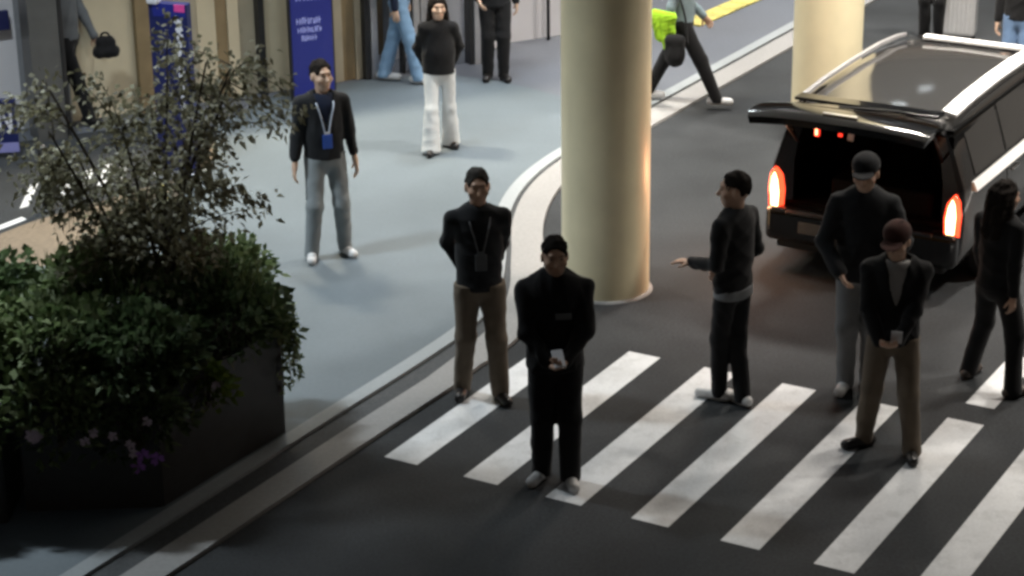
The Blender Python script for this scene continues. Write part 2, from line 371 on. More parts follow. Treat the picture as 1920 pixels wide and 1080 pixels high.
fbox('door_post', 1.25, 1.30, .02, HB, -.10, .04, M['dark'])
fbox('door_post', 1.305, 1.38, .02, HB, -.10, .06, M['steel'])
fbox('door_post', 1.385, 1.42, .02, HB, -.10, .05, M['dark'])
fbox('door_header', .02, 1.42, 2.6, 2.9, -.12, .075, M['steel'])
fbox('lobby_wall', .0, .60, .02, HB, -1.1, -.9, M['brownwall'])
fbox('lobby_wall', .60, 3.2, .02, HB, -.72, -.62, M['whitewall'])
fbox('pillar', -3.93, -3.62, .02, HB, .18, .50, M['pillar'])
fbox('pillar_edge', -3.62, -3.58, .02, HB, .17, .515, M['dark'])
# white side wall running back from the doors
def wall_between(name, a, b, h, th, m, parent, off=(0, 0)):
    a = np.array(a); b = np.array(b); c = (a + b) / 2; d = b - a
    return box(name, (c[0] - off[0], c[1] - off[1], h / 2 + .02), (np.linalg.norm(d), th, h), m, parent, Matrix.Rotation(math.atan2(d[1], d[0]), 4, 'Z'), .004, 1)
wall_between('side_wall', (-.33, 24.95), (1.4, 29.2), HB, .12, M['whitewall'], tb, FO)
fbox('roof_slab', -9, 3.2, HB, HB + .3, -4, 1.0, M['greywall'])
l = bpy.data.lights.new('lobby_lamp', 'AREA'); l.size = 1.2; l.energy = 110; l.color = (1, .97, 1)
lo = bpy.data.objects.new('lobby_lamp', l); q = FP(1.0, -.35, 3.2); lo.location = (q[0] - FO[0], q[1] - FO[1], q[2]); link(lo, tb)
p = tag(tube('post', [(.47, 25.58, .02), (.47, 25.58, 1.1)], .022, M['dark']), 'thin dark post standing by the white wall', 'post')
p = tag(tube('post', [(.40, 26.45, .02), (.40, 26.45, 1.1)], .05, M['steel']), 'thicker grey steel post by the white wall', 'post')

# ------------------------------------------------ signs
def glyphs(name, parent, x0, z0, wid, hei, n, m, y, seed, tilt=0):
    rnd = random.Random(seed); bm = bmesh.new(); cw = wid / n
    for i in range(n):
        x = x0 + cw * (i + .5); k = rnd.random(); hh = hei * rnd.uniform(.75, 1)
        bm_box(bm, (x - cw * .28, y, z0 + hh / 2), (cw * .2, .004, hh), None)
        if k > .3: bm_box(bm, (x + cw * .18, y, z0 + hh * .5), (cw * .18, .004, hh * rnd.uniform(.6, 1)), None)
        if k < .7: bm_box(bm, (x - cw * .04, y - .0005, z0 + hh * rnd.choice([.1, .5, .9])), (cw * .5, .004, hei * .16), None)
    return bm_obj(name, bm, m, parent)
bs = empty('sign_board', (-2.12, 23.16, .03), math.atan2(.18, .46)); tag(bs, 'tall blue sign board with white lettering beside the glass doors', 'sign')
box('frame', (0, .02, .95), (.50, .07, 1.9), M['dark'], bs, None, .006, 1)
box('face', (0, -.021, .96), (.455, .012, 1.84), M['blue'], bs, None, .003, 1)
glyphs('lettering', bs, -.17, .845, .28, .075, 9, M['signtext'], -.029, 3)
glyphs('lettering', bs, -.16, .75, .27, .07, 10, M['signtext'], -.029, 4)
glyphs('lettering', bs, -.12, .66, .18, .065, 6, M['signtext'], -.029, 5)
glyphs('lettering', bs, -.17, 1.10, .30, .10, 7, M['signtext'], -.029, 6)
bn = empty('banner_stand', (-3.21, 20.5, .03), math.atan2(-.14, .42)); tag(bn, 'blue banner stand with white vertical lettering behind the planter tree', 'banner')
box('foot', (0, 0, .03), (.46, .30, .06), M['whitep'], bn, None, .02, 2)
box('panel', (0, 0, .90), (.40, .10, 1.66), M['navyprint'], bn, None, .01, 2)
box('top_print', (.02, -.0515, 1.66), (.34, .004, .12), M['blue'], bn)
box('pink_mark', (.13, -.0535, 1.69), (.11, .004, .07), M['pinkp'], bn, None, .001, 1)
box('light_box', (-.14, -.04, 1.76), (.13, .10, .09), M['whitep'], bn, None, .03, 3)
bm = bmesh.new(); rnd = random.Random(8)
for i in range(13):
    z = 1.56 - i * .075
    bm_box(bm, (.11 + rnd.uniform(-.01, .01), -.053, z), (.07 if i < 3 else .045, .004, .05), Matrix.Rotation(rnd.uniform(-.5, .5), 4, 'Y'))
    bm_box(bm, (.11 + rnd.uniform(-.03, .03), -.0535, z + .03), (.018, .004, .06), None)
bm_obj('lettering', bm, M['whitep'], bn)
ns = empty('sign_board', (-5.17, 21.20, .03), .15); tag(ns, 'low blue sign with a white letter N at the left edge', 'sign')
box('panel', (0, 0, .32), (.50, .05, .56), M['navyprint'], ns, None, .006, 1)
box('lilac_band', (0, -.0265, .10), (.498, .004, .10), M['lilac'], ns)
bm = bmesh.new()
for dx in (.08, .19): bm_box(bm, (dx, -.028, .40), (.028, .004, .24))
bm_box(bm, (.135, -.0285, .40), (.028, .004, .255), Matrix.Rotation(-.42, 4, 'Y'))
bm_box(bm, (-.02, -.028, .40), (.028, .004, .24)); bm_box(bm, (-.12, -.028, .40), (.028, .004, .24))
bm_obj('lettering', bm, M['whitep'], ns)
for dx in (-.18, .18): box('foot', (dx, 0, .02), (.04, .26, .04), M['dark'], ns, None, .006, 1)
ws = box('wall_sign', FP(-4.25, .02, 1.22), (.5, .06, .20), M['navyprint'], None, FR, .006, 1); tag(ws, 'small dark blue panel on the wall at the upper left edge', 'sign')
bo = empty('bollard', (-4.32, 19.52, .023)); tag(bo, 'slim black bollard beside the brown paving', 'bollard')
tube('shaft', [(0, 0, 0), (0, 0, .55), (0, 0, .62), (0, 0, .65)], [.045, .045, .05, .02], M['dark'], bo, 14); tube('base_ring', [(0, 0, 0), (0, 0, .03)], .07, M['dark'], bo, 14)
hy = empty('marker_post', (-3.22, 19.40, .03)); tag(hy, 'short yellow marker post behind the planter', 'marker')
tube('shaft', [(0, 0, 0), (0, 0, .26), (0, 0, .30)], [.05, .045, .02], M['yellow'], hy, 14); tube('base_ring', [(0, 0, 0), (0, 0, .025)], .075, M['dark'], hy, 14)

# ================================================================== people: smooth signed-distance bodies meshed with surface nets
def rot3(yaw=0, pitch=0, roll=0):
    return np.array(Matrix.Rotation(yaw, 3, 'Z') @ Matrix.Rotation(pitch, 3, 'X') @ Matrix.Rotation(roll, 3, 'Y'))
HK = 1.09    # head scale
class Body:
    def __init__(s): s.p = []
    def cap(s, a, b, ra, rb=None, k=.02, sc=(1, 1, 1), op='add', T=None):
        q_ = HK if T is not None else 1; ra = ra * q_; rb = None if rb is None else rb * q_
        s.p.append(('cap', np.array(a, float), np.array(b, float), ra, ra if rb is None else rb, k, np.array(sc, float), op, T)); return s
    def ell(s, c, r, k=.02, op='add', T=None):
        s.p.append(('ell', np.array(c, float), np.array(r, float) * (HK if T is not None else 1), 0, 0, k, None, op, T)); return s
    def vcut(s, zv, zt, hw, ymax=-.02): s.p.append(('vcut', zv, zt, hw, ymax, .006, None, 'sub', None)); return s
    def plane(s, n, d, k=.008): s.p.append(('plane', np.array(n, float), d, 0, 0, k, None, 'int', None)); return s
    def bounds(s):
        lo = np.full(3, 9.); hi = -lo
        for q in s.p:
            if q[7] != 'add' or q[0] in ('plane', 'vcut'): continue
            l, h = s.box(q, 0); lo = np.minimum(lo, l); hi = np.maximum(hi, h)
        return lo - .03, hi + .03
    def box(s, q, pad):
        if q[0] == 'cap':
            a, b = q[1], q[2]; r = np.maximum(q[3], q[4]) / np.minimum(q[6], 1)
            pts = np.array([a, b]);
            if q[8] is not None: pts = (q[8][0] @ (pts - q[8][1]).T).T + q[8][1]
            return pts.min(0) - r - pad, pts.max(0) + r + pad
        r = q[2]; c = q[1]
        if q[8] is not None: c = q[8][0] @ (c - q[8][1]) + q[8][1]; r = np.full(3, r.max())
        return c - r - pad, c + r + pad
    def mesh(s, h):
        lo, hi = s.bounds(); n = np.ceil((hi - lo) / h).astype(int) + 1
        F = np.full(n, .12, np.float32)
        ax = [lo[i] + h * np.arange(n[i]) for i in range(3)]
        for q in s.p:
            typ, k, op, T = q[0], q[5], q[7], q[8]
            if typ in ('plane', 'vcut'): i0, i1 = np.zeros(3, int), n
            else:
                l, u = s.box(q, k + 3 * h + .02); i0 = np.clip(np.floor((l - lo) / h).astype(int), 0, n); i1 = np.clip(np.ceil((u - lo) / h).astype(int) + 1, 0, n)
            if (i1 <= i0).any(): continue
            sl = tuple(slice(i0[i], i1[i]) for i in range(3))
            X, Y, Z = np.meshgrid(*[ax[i][sl[i]].astype(np.float32) for i in range(3)], indexing='ij')
            if T is not None:
                Rm, c0 = T; x, y, z = X - c0[0], Y - c0[1], Z - c0[2]
                X, Y, Z = (Rm[0, 0] * x + Rm[1, 0] * y + Rm[2, 0] * z + c0[0], Rm[0, 1] * x + Rm[1, 1] * y + Rm[2, 1] * z + c0[1], Rm[0, 2] * x + Rm[1, 2] * y + Rm[2, 2] * z + c0[2])
            if typ == 'cap':
                a, b, ra, rb, S = q[1], q[2], q[3], q[4], q[6]
                ax_, ay_, az_ = (X - a[0]) * S[0], (Y - a[1]) * S[1], (Z - a[2]) * S[2]; d = (b - a) * S; dd = max(d @ d, 1e-9)
                t = np.clip((ax_ * d[0] + ay_ * d[1] + az_ * d[2]) / dd, 0, 1)
                D = np.sqrt((ax_ - t * d[0]) ** 2 + (ay_ - t * d[1]) ** 2 + (az_ - t * d[2]) ** 2) - (ra + (rb - ra) * t)
            elif typ == 'ell':
                c, r = q[1], q[2]; x, y, z = (X - c[0]), (Y - c[1]), (Z - c[2])
                k0 = np.sqrt((x / r[0]) ** 2 + (y / r[1]) ** 2 + (z / r[2]) ** 2); k1 = np.sqrt((x / r[0] ** 2) ** 2 + (y / r[1] ** 2) ** 2 + (z / r[2] ** 2) ** 2)
                D = np.where(k1 > 1e-6, k0 * (k0 - 1) / np.maximum(k1, 1e-6), -r.min())
            elif typ == 'vcut':
                zv, zt, hw, ym = q[1:5]; D = np.maximum(Y - ym, np.abs(X) - hw * np.clip((Z - zv) / (zt - zv), 0, 1.4) - np.where(Z > zv, 0, -1))
            else: D = X * q[1][0] + Y * q[1][1] + Z * q[1][2] - q[2]
            f = F[sl]
            if op == 'add': hh = np.clip(.5 + .5 * (f - D) / k, 0, 1); F[sl] = f * (1 - hh) + D * hh - k * hh * (1 - hh)
            elif op == 'sub': hh = np.clip(.5 - .5 * (-D - f) / k * -1, 0, 1); hh = np.clip(.5 + .5 * (-D - f) / k, 0, 1); F[sl] = f * (1 - hh) + (-D) * hh + k * hh * (1 - hh)
            else: hh = np.clip(.5 + .5 * (D - f) / k, 0, 1); F[sl] = f * (1 - hh) + D * hh + k * hh * (1 - hh)
        return nets(F, lo, h)
def nets(F, lo, h):
    ins = F < 0; c = np.zeros(np.array(F.shape) - 1, np.uint8)
    sl = lambda d: tuple(slice(d[i], F.shape[i] - 1 + d[i]) for i in range(3))
    C8 = [(i, j, k) for i in (0, 1) for j in (0, 1) for k in (0, 1)]
    for d in C8: c += ins[sl(d)]
    act = (c > 0) & (c < 8); idx = np.full(c.shape, -1, np.int64); I = np.argwhere(act); idx[act] = np.arange(len(I))
    acc = np.zeros((len(I), 3)); cnt = np.zeros(len(I))
    for a in C8:
        for axis in range(3):
            if a[axis]: continue
            b = list(a); b[axis] = 1
            f0 = F[tuple((I + a).T)]; f1 = F[tuple((I + b).T)]; m = (f0 < 0) != (f1 < 0)
            t = np.where(m, f0 / np.where(f0 == f1, 1, f0 - f1), 0); p = np.array(a, float)[None].repeat(len(I), 0); p[:, axis] = t
            acc[m] += p[m]; cnt[m] += 1
    Vv = lo + h * (I + acc / np.maximum(cnt, 1)[:, None]); Q = []
    for axis in range(3):
        b1, b2 = [(1, 2), (2, 0), (0, 1)][axis]
        s0 = [slice(None)] * 3; s1 = [slice(None)] * 3; s0[axis] = slice(0, -1); s1[axis] = slice(1, None)
        E = np.argwhere(ins[tuple(s0)] != ins[tuple(s1)]); E = E[(E[:, b1] > 0) & (E[:, b2] > 0) & (E[:, b1] < F.shape[b1] - 1) & (E[:, b2] < F.shape[b2] - 1)]
        if not len(E): continue
        g = []
        for d1, d2 in ((-1, -1), (0, -1), (0, 0), (-1, 0)):
            q = E.copy(); q[:, b1] += d1; q[:, b2] += d2; g.append(idx[tuple(q.T)])
        q = np.stack(g, 1); fl = ~ins[tuple(E.T)]; q[fl] = q[fl][:, ::-1]; Q.append(q)
    Q = np.concatenate(Q)
    return Vv, Q[(Q >= 0).all(1)]
def vnormals(Vv, Q):
    fn = np.cross(Vv[Q[:, 2]] - Vv[Q[:, 0]], Vv[Q[:, 3]] - Vv[Q[:, 1]]); N = np.zeros_like(Vv)
    for k in range(4): np.add.at(N, Q[:, k], fn)
    return N / np.maximum(np.linalg.norm(N, axis=1, keepdims=True), 1e-9)
def folds(Vv, Q, amp, seed, zf=(14, 30), lat=9):
    r = np.random.RandomState(seed); N = vnormals(Vv, Q); P = Vv + .03 * np.sin(9 * Vv[:, [1, 2, 0]] + r.uniform(0, 6, 3)); d = np.zeros(len(Vv))
    for i in range(7):
        k = r.normal(size=3); k /= np.linalg.norm(k); k *= r.uniform(zf[0], zf[1]); d += np.sin(P @ k + r.uniform(0, 6)) * r.uniform(.4, 1)
    for i in range(3):      # sharper creases
        k = r.normal(size=3); k /= np.linalg.norm(k); k *= r.uniform(zf[1], zf[1] * 1.6); g = np.sin(P @ (k * .35)[::-1] + r.uniform(0, 6)); d += (1 - 2 * np.abs(np.sin(P @ k + r.uniform(0, 6)))) * np.clip(g, 0, 1) * 1.2
    return Vv + N * (amp * d / 2.4)[:, None]
def ik(a, b, l1, l2, pole):
    a, b, pole = map(lambda q: np.array(q, float), (a, b, pole)); d = b - a; L = np.linalg.norm(d); Lc = min(L, (l1 + l2) * .999); d /= L
    x = (l1 * l1 - l2 * l2 + Lc * Lc) / (2 * Lc); hgt = math.sqrt(max(l1 * l1 - x * x, 0)); p = pole - d * (pole @ d); p /= max(np.linalg.norm(p), 1e-6)
    return a + d * x + p * hgt, a + d * Lc
def hand(B, wr, d, n, side, curl=.5, k=.006):
    d = np.array(d, float); d /= np.linalg.norm(d); n = np.array(n, float); n -= d * (n @ d); n /= np.linalg.norm(n); c = np.cross(d, n) * side
    wr = np.array(wr, float)
    B.cap(wr - d * .01, wr + d * .03, .024, .026, k=.012)
    for o in (-.026, -.009, .009, .026): B.cap(wr + d * .02 + c * o * .6, wr + d * .085 + c * o, .0145, .0125, k=.012)
    for o, L in ((-.030, .068), (-.010, .080), (.010, .075), (.029, .058)):
        b0 = wr + d * .088 + c * o; a1 = curl * .6; a2 = curl * 1.5
        b1 = b0 + (d * math.cos(a1) + n * math.sin(a1)) * L * .52; b2 = b1 + (d * math.cos(a2) + n * math.sin(a2)) * L * .48
        B.cap(b0, b1, .0098, .009, k=k); B.cap(b1, b2, .009, .0075, k=k)
    t0 = wr + d * .03 - c * .028; t1 = t0 + (d * .6 - c * .75 + n * .25) * .042; t2 = t1 + (d * .85 - c * .2 + n * .45) * .034
    B.cap(t0, t1, .0135, .0105, k=.01); B.cap(t1, t2, .0105, .0085, k=k)
def person(loc, yaw, H, feet, label, top, legs, shoe, hairm='hair', skin='skin', handL=None, handR=None, poleL=None, poleR=None, curl=.6, hem=.90, bulk=1.0, legw=1.0,
           flare=1.0, head=(0, 0), hair='short', vneck=None, shirt=None, sleeve=1.0, lean=(0, 0), shoul=1.0, toe=None, lan=None, cap=None, seed=1, hdir=(None, None), cat='person', face=True, group=None, hip=None, hemband=None, step=None):
    S = H / 1.75; root = empty('person', (*loc[:2], loc[2] if len(loc) > 2 else 0), yaw, S); tag(root, label, cat, group)
    cy, sy_ = math.cos(-yaw), math.sin(-yaw)
    def tol(p): x, y = (p[0] - loc[0]) / S, (p[1] - loc[1]) / S; return np.array([x * cy - y * sy_, x * sy_ + y * cy])
    F = [tol(f) for f in feet]; F.sort(key=lambda q: q[0])   # [0] = viewer left when facing the camera (person's right)
    if step: F = [np.array(step[0]), np.array(step[1])]
    hp = np.array(hip if hip else ((F[0] + F[1]) / 2)); spread = np.linalg.norm(F[0] - F[1]) / 2; drop = .86 - math.sqrt(max(.86 ** 2 - max(spread - .09, 0) ** 2, .3))
    hz = .935 - drop; lx, ly = lean
    def up(z): f_ = max(0, z - .95) / .5; return np.array([hp[0] + lx * f_, hp[1] + ly * f_, z - drop])
    sh = .185 * shoul
    HL = [np.array([hp[0] + s * .088, hp[1], hz]) for s in (-1, 1)]
    legj = []
    lz = (step[2] if step and len(step) > 2 else (.085, .085))
    for i in (0, 1): A = np.array([*F[i], lz[i]]); kn, an = ik(HL[i], A, .435, .425, (0, -1, .0)); legj.append((HL[i], kn, an))
    SHO = [up(1.415) + np.array([s * sh, .005, 0]) for s in (-1, 1)]
    hd = [handR, handL]; pl = [poleR, poleL]; armj = []
    for i, s in enumerate((-1, 1)):
        t = hd[i] if hd[i] is not None else (s * .235, -.02, .86)
        t = np.array([t[0] + hp[0] + lx * .5, t[1] + hp[1] + ly * .5, t[2] - drop]); po = pl[i] if pl[i] is not None else (s * .35, 1, 0)
        el, wr = ik(SHO[i], t, .285, .255, po); armj.append((SHO[i], el, wr))
    hc = up(1.50) + np.array([0, .01, 0]); T = (rot3(head[0], head[1]), hc); o = hc - np.array([0, .01, 1.50])
    def hpnt(x, y, z): return np.array([x * HK, y * HK, 1.5 + (z - 1.5) * HK]) + o
    # --- body: one continuous surface
    B = Body(); B.cap(up(1.35), up(1.0), .13, .12, sc=(1, 1.5, 1), k=.04); B.cap(SHO[0] * .8 + SHO[1] * .2, SHO[1] * .8 + SHO[0] * .2, .05, k=.03)
    B.ell(up(.95), (.13, .09, .10), k=.03)
    for a, b, c in legj: B.cap(a, b, .06, .045, k=.02); B.cap(b, c, .045, .035, k=.02)
    for i, (a, b, c) in enumerate(armj):
        B.cap(a, b, .04, .036, k=.015); B.cap(b, c, .036, .024, k=.015); s = (-1, 1)[i]
        hdv = hdir[1 - i][0] if hdir[1 - i] is not None and hdir[1 - i][0] is not None else (c - b); pn = hdir[1 - i][1] if hdir[1 - i] is not None else (-s, 0, 0)
        hand(B, c, hdv, pn, -s, curl)
    B.cap(up(1.44), hpnt(0, .012, 1.56), .056, .052, k=.03)
    B.ell(hpnt(0, .012, 1.655), (.074, .094, .098), T=T, k=.02); B.ell(hpnt(0, -.026, 1.585), (.056, .062, .074), T=T, k=.04)
    B.ell(hpnt(0, -.05, 1.543), (.028, .024, .02), T=T, k=.03)
    B.cap(hpnt(0, -.083, 1.648), hpnt(0, -.107, 1.607), .0085, .0135, T=T, k=.015)
    B.cap(hpnt(-.035, -.078, 1.668), hpnt(.035, -.078, 1.668), .009, T=T, k=.02)
    for s in (-1, 1):
        B.ell(hpnt(s * .032, -.092, 1.645), (.013, .0095, .008), op='sub', T=T, k=.014); B.ell(hpnt(s * .045, -.062, 1.61), (.022, .02, .018), T=T, k=.03)
        B.ell(hpnt(s * .076, .012, 1.628), (.011, .02, .034), T=T, k=.008)
    B.cap(hpnt(-.018, -.084, 1.571), hpnt(.018, -.084, 1.571), .0075, T=T, k=.008); B.cap(hpnt(-.022, -.087, 1.5785), hpnt(.022, -.087, 1.5785), .002, T=T, op='sub', k=.004)
    Vv, Q = B.mesh(.0085); fast_mesh('body', Vv, Q, M[skin], root)
    Rm = Matrix([list(r_) for r_ in T[0]])
    if face:
        for s in (-1, 1):
            bm = bmesh.new(); bmesh.ops.create_uvsphere(bm, u_segments=10, v_segments=6, radius=1); bmesh.ops.scale(bm, vec=(.0085, .008, .0036), verts=bm.verts[:])
            bmesh.ops.translate(bm, vec=Vector(hpnt(s * .032, -.080, 1.645) - T[1]), verts=bm.verts[:]); bmesh.ops.rotate(bm, matrix=Rm, cent=(0, 0, 0), verts=bm.verts[:]); bmesh.ops.translate(bm, vec=Vector(T[1]), verts=bm.verts[:])
            bm_obj('eye', bm, M['eye'], root, True)
            bm = bmesh.new(); bm_tube(bm, [hpnt(s * .015, -.092, 1.667) - T[1], hpnt(s * .034, -.092, 1.673) - T[1], hpnt(s * .054, -.076, 1.666) - T[1]], [.0018, .0024, .0014], 6)
            bmesh.ops.rotate(bm, matrix=Rm, cent=(0, 0, 0), verts=bm.verts[:]); bmesh.ops.translate(bm, vec=Vector(T[1]), verts=bm.verts[:]); bm_obj('eyebrow', bm, M[hairm], root, True)
    # --- hair
    G = Body(); G.ell(hpnt(0, .016, 1.668), (.081, .102, .099), T=T)
    if hair == 'short':
        G.ell(hpnt(0, -.112, 1.622), (.073, .088, .104), op='sub', T=T, k=.012); G.ell(hpnt(0, .0, 1.50), (.2, .3, .085), op='sub', T=T, k=.012)
        for s in (-1, 1): G.ell(hpnt(s * .09, -.005, 1.62), (.035, .045, .056), op='sub', T=T, k=.015)
    else:
        for s in (-1, 1):
            G.cap(hpnt(s * .066, .015, 1.66), hpnt(s * .088, .03, 1.44), .036, .045, k=.04); G.cap(hpnt(s * .088, .03, 1.44), hpnt(s * .095, .02, 1.33), .045, .025, k=.03)
            G.cap(hpnt(s * .03, .07, 1.65), hpnt(s * .045, .105, 1.36), .06, .045, k=.04)
        G.ell(hpnt(0, -.115, 1.610), (.058, .085, .082), op='sub', T=T, k=.02)
        G.ell(hpnt(0, -.02, 1.54), (.05, .06, .1), op='sub', T=T, k=.02)
    Vv, Q = G.mesh(.009); Vv = folds(Vv, Q, .0055, seed + 9, (60, 140), 60); fast_mesh('hair', Vv, Q, M[hairm], root)
    if cap:
        G = Body(); G.ell(hpnt(0, .012, 1.690), (.091, .108, .082), T=T); G.plane((0, 0, -1), -(o[2] + 1.672), .006) if abs(head[1]) < .05 else G.ell(hpnt(0, 0, 1.56), (.2, .25, .105), op='sub', T=T, k=.006)
        Vv, Q = G.mesh(.008); co_ = fast_mesh('cap', Vv, Q, M[cap], root)
        G = Body(); G.ell(hpnt(0, -.115, 1.675), (.072, .085, .009), T=T); Vv, Q = G.mesh(.0065); fast_mesh('visor', Vv, Q, M[cap], co_)
    # --- trousers
    G = Body(); G.cap(up(1.03), up(.93), .150 * legw, .158 * legw, sc=(1, 1.32, 1), k=.04)
    for a, b, c in legj:
        kf = c + (c - b) / np.linalg.norm(c - b) * .03
        G.cap(a, b, .098 * legw, .076 * legw, k=.03); G.cap(b, kf, .076 * legw, .066 * legw * flare, k=.03); 
    lowest = min(legj[0][2][2], legj[1][2][2]); G.plane((0, 0, -1), -(lowest - .058), .006); G.plane((0, 0, 1), up(min(1.06, hem + .05))[2], .006)
    Vv, Q = G.mesh(.0115); Vv = folds(Vv, Q, .0045, seed, (9, 22), 8); fast_mesh('trousers', Vv, Q, M[legs], root)
    # --- shoes
    for i, (a, b, c) in enumerate(legj):
        ty = (toe[i] if toe else (-.25, .25)[i]); tx = np.array([math.sin(ty), -math.cos(ty), 0]); hl = np.array([c[0], c[1], c[2] - .085]); lift = .0
        G = Body(); e0 = hl - tx * .055 + [0, 0, .045]; e1 = hl + tx * .15 + [0, 0, .036]
        G.cap(e0, e1, .043, .041, k=.02); G.cap(hl + [0, 0, .05], hl + [0, 0, .11], .046, .042, k=.03); G.plane((0, 0, -1), -(hl[2] + .002), .004)
        Vv, Q = G.mesh(.0095); fast_mesh('shoe', Vv, Q, M[shoe], root)
    # --- top
    def torso(G, inf, hm, slv):
        G.cap(up(1.37), up(1.15), .172 * shoul * bulk + inf, .165 * bulk + inf, sc=(1, 1.42, 1), k=.05); G.cap(up(1.15), up(hm - .03), .165 * bulk + inf, .172 * bulk + inf, sc=(1, 1.38, 1), k=.05)
        G.cap(SHO[0] * .84 + SHO[1] * .16 + [0, 0, .008], SHO[1] * .84 + SHO[0] * .16 + [0, 0, .008], .062 + inf, k=.05); G.cap(up(1.42), up(1.485), .082 + inf, .066 + inf, k=.03)
        for a, b, c in armj:
            G.cap(a, b, .066 * bulk + inf, .056 * bulk + inf, k=.03)
            if slv > .5: e = b + (c - b) * (slv * .98); G.cap(b, e, .055 * bulk + inf, .044 * bulk + inf, k=.025)
        G.plane((0, 0, -1), -up(hm)[2], .01) if min(armj[0][2][2], armj[1][2][2]) > up(hm)[2] - .02 else None
    if min(armj[0][2][2], armj[1][2][2]) <= up(hem)[2] - .02:
        # sleeves hang below the hem: cut the trunk first, then add the sleeves
        G = Body(); inf = 0
        G.cap(up(1.37), up(1.15), .172 * shoul * bulk, .165 * bulk, sc=(1, 1.42, 1), k=.05); G.cap(up(1.15), up(hem - .03), .165 * bulk, .172 * bulk, sc=(1, 1.38, 1), k=.05)
        G.cap(SHO[0] * .84 + SHO[1] * .16 + [0, 0, .008], SHO[1] * .84 + SHO[0] * .16 + [0, 0, .008], .062, k=.05); G.cap(up(1.42), up(1.485), .082, .066, k=.03); G.plane((0, 0, -1), -up(hem)[2], .01)
        for a, b, c in armj:
            G.cap(a, b, .066 * bulk, .056 * bulk, k=.03)
            if sleeve > .5: e = b + (c - b) * (sleeve * .98); G.cap(b, e, .055 * bulk, .044 * bulk, k=.02)
    else: G = Body(); torso(G, 0, hem, sleeve)
    if vneck: G.vcut(vneck, 1.5, .085); 
    G.cap(up(1.45), up(1.56), .055, .06, op='sub', k=.008)
    Vv, Q = G.mesh(.011); Vv = folds(Vv, Q, .0075, seed + 3, (10, 26), 10); fast_mesh('top', Vv, Q, M[top], root)
    if shirt:
        G = Body(); G.cap(up(1.37), up(1.0), .158 * shoul * bulk, .150 * bulk, sc=(1, 1.42, 1), k=.05); G.cap(up(1.41), up(1.495), .078, .0635, k=.03); G.plane((0, 0, 1), up(1.50)[2], .004); G.cap(up(1.455), up(1.56), .054, .056, op='sub', k=.006)
        Vv, Q = G.mesh(.012); fast_mesh('shirt', Vv, Q, M[shirt], root)
    if hair == 'short' and top != 'blue grey jacket':
        G = Body(); G.cap(up(1.445), up(1.507), .086, .070, k=.01); G.plane((0, 0, 1), up(1.512)[2], .004); G.cap(up(1.43), up(1.57), .064, .0625, op='sub', k=.006); G.vcut(1.44, 1.52, .03, -.03); G.plane((0, 0, -1), -up(1.452)[2], .004)
        Vv, Q = G.mesh(.0075); fast_mesh('collar', Vv, Q, M[top], root)
    if hemband:
        G = Body(); G.cap(up(hem + .02), up(hem - .035), .168 * bulk, .172 * bulk, sc=(1, 1.36, 1), k=.02); G.plane((0, 0, -1), -up(hem - .05)[2], .006); G.plane((0, 0, 1), up(hem + .03)[2], .006)
        Vv, Q = G.mesh(.012); fast_mesh('shirt_hem', Vv, Q, M[hemband], root)
    if lan:
        yf = -(.172 * shoul * bulk) / 1.42; bz = lan[2]; bm = bmesh.new()
        for s in (-1, 1):
            P = [up(1.485) + [s * .066, -.01, .012], up(1.45) + [s * .078, -.066, .004], up(1.40) + [s * .068, yf - .010, 0], up(1.30) + [s * .042, yf - .016, 0], up(bz + .06) + [s * .014, yf - .020, 0]]
            bm_tube(bm, catmull(P, 4), .0072, 6)
        lo_ = bm_obj('lanyard', bm, M[lan[0]], root, True)
        c = up(bz) + [0, yf - .026, 0]; b_ = box('badge', c, (.085, .012, .125), M[lan[1]], root, None, .004, 2)
        box('clip', up(bz + .07) + [0, yf - .024, 0], (.05, .010, .03), M['badgew' if lan[1] == 'badgeb' else 'badgeg'], b_, None, .003, 1)
    return root
# --- the people of the photograph
pk = dict(z=.03)
person((-.24, 15.19, 0), .12, 1.76, [(-.38, 15.22), (-.10, 15.12)], 'man in black jacket and khaki trousers with grey badge, hands behind him', 'black jacket', 'khaki', 'shoed', hairm='hairg',
       handL=(.10, .15, .92), handR=(-.10, .15, .95), poleL=(.7, 1, 0), poleR=(-.7, 1, 0), hem=.87, bulk=1.02, legw=1.04, lan=('strapg', 'badgeg', 1.12), seed=11, head=(.0, -.02))
person((.285, 13.72, 0), .05, 1.75, [(.19, 13.76), (.38, 13.68)], 'man all in black with white shoes holding a pale phone at his waist', 'black cloth', 'black cloth', 'shoew', 
       handL=(.05, -.26, 1.00), handR=(-.06, -.24, .98), poleL=(1, .25, -.2), poleR=(-1, .25, -.2), hem=.86, bulk=1.16, shoul=1.06, legw=1.1, seed=21, head=(.05, .03), hdir=(((-.55, -.8, .1), (0, .2, .9)), ((.6, -.75, -.1), (0, .2, .9))), curl=.9, toe=(-.55, .12))
person((-1.60, 18.19, .03), .30, 1.74, [(-1.74, 18.12), (-1.46, 18.26)], 'man in black jacket and grey trousers wearing a blue badge on a pale lanyard', 'black jacket', 'grey trousers', 'shoew', skin='skinl',
       handL=(.27, -.05, .80), handR=(-.29, -.06, .80), poleL=(.3, 1, 0), poleR=(-.5, 1, 0), hem=.92, bulk=1.02, sleeve=.72, vneck=1.22, shirt='navy cloth', lan=('strapw', 'badgeb', 1.10), seed=31, head=(.30, -.03), curl=.5, legw=.98)
person((-.68, 21.26, .03), .15, 1.56, [(-.79, 21.12), (-.60, 21.38)], 'woman with long black hair in a black sweater and wide white trousers', 'black cloth', 'white trousers', 'shoed', skin='skinl', hair='long',
       handL=(.15, .16, .93), handR=(-.12, .16, .93), poleL=(1, .3, 0), poleR=(-1, .5, 0), hem=.91, bulk=1.08, shoul=.86, legw=.97, flare=1.75, seed=41, head=(.1, -.02), curl=.8)
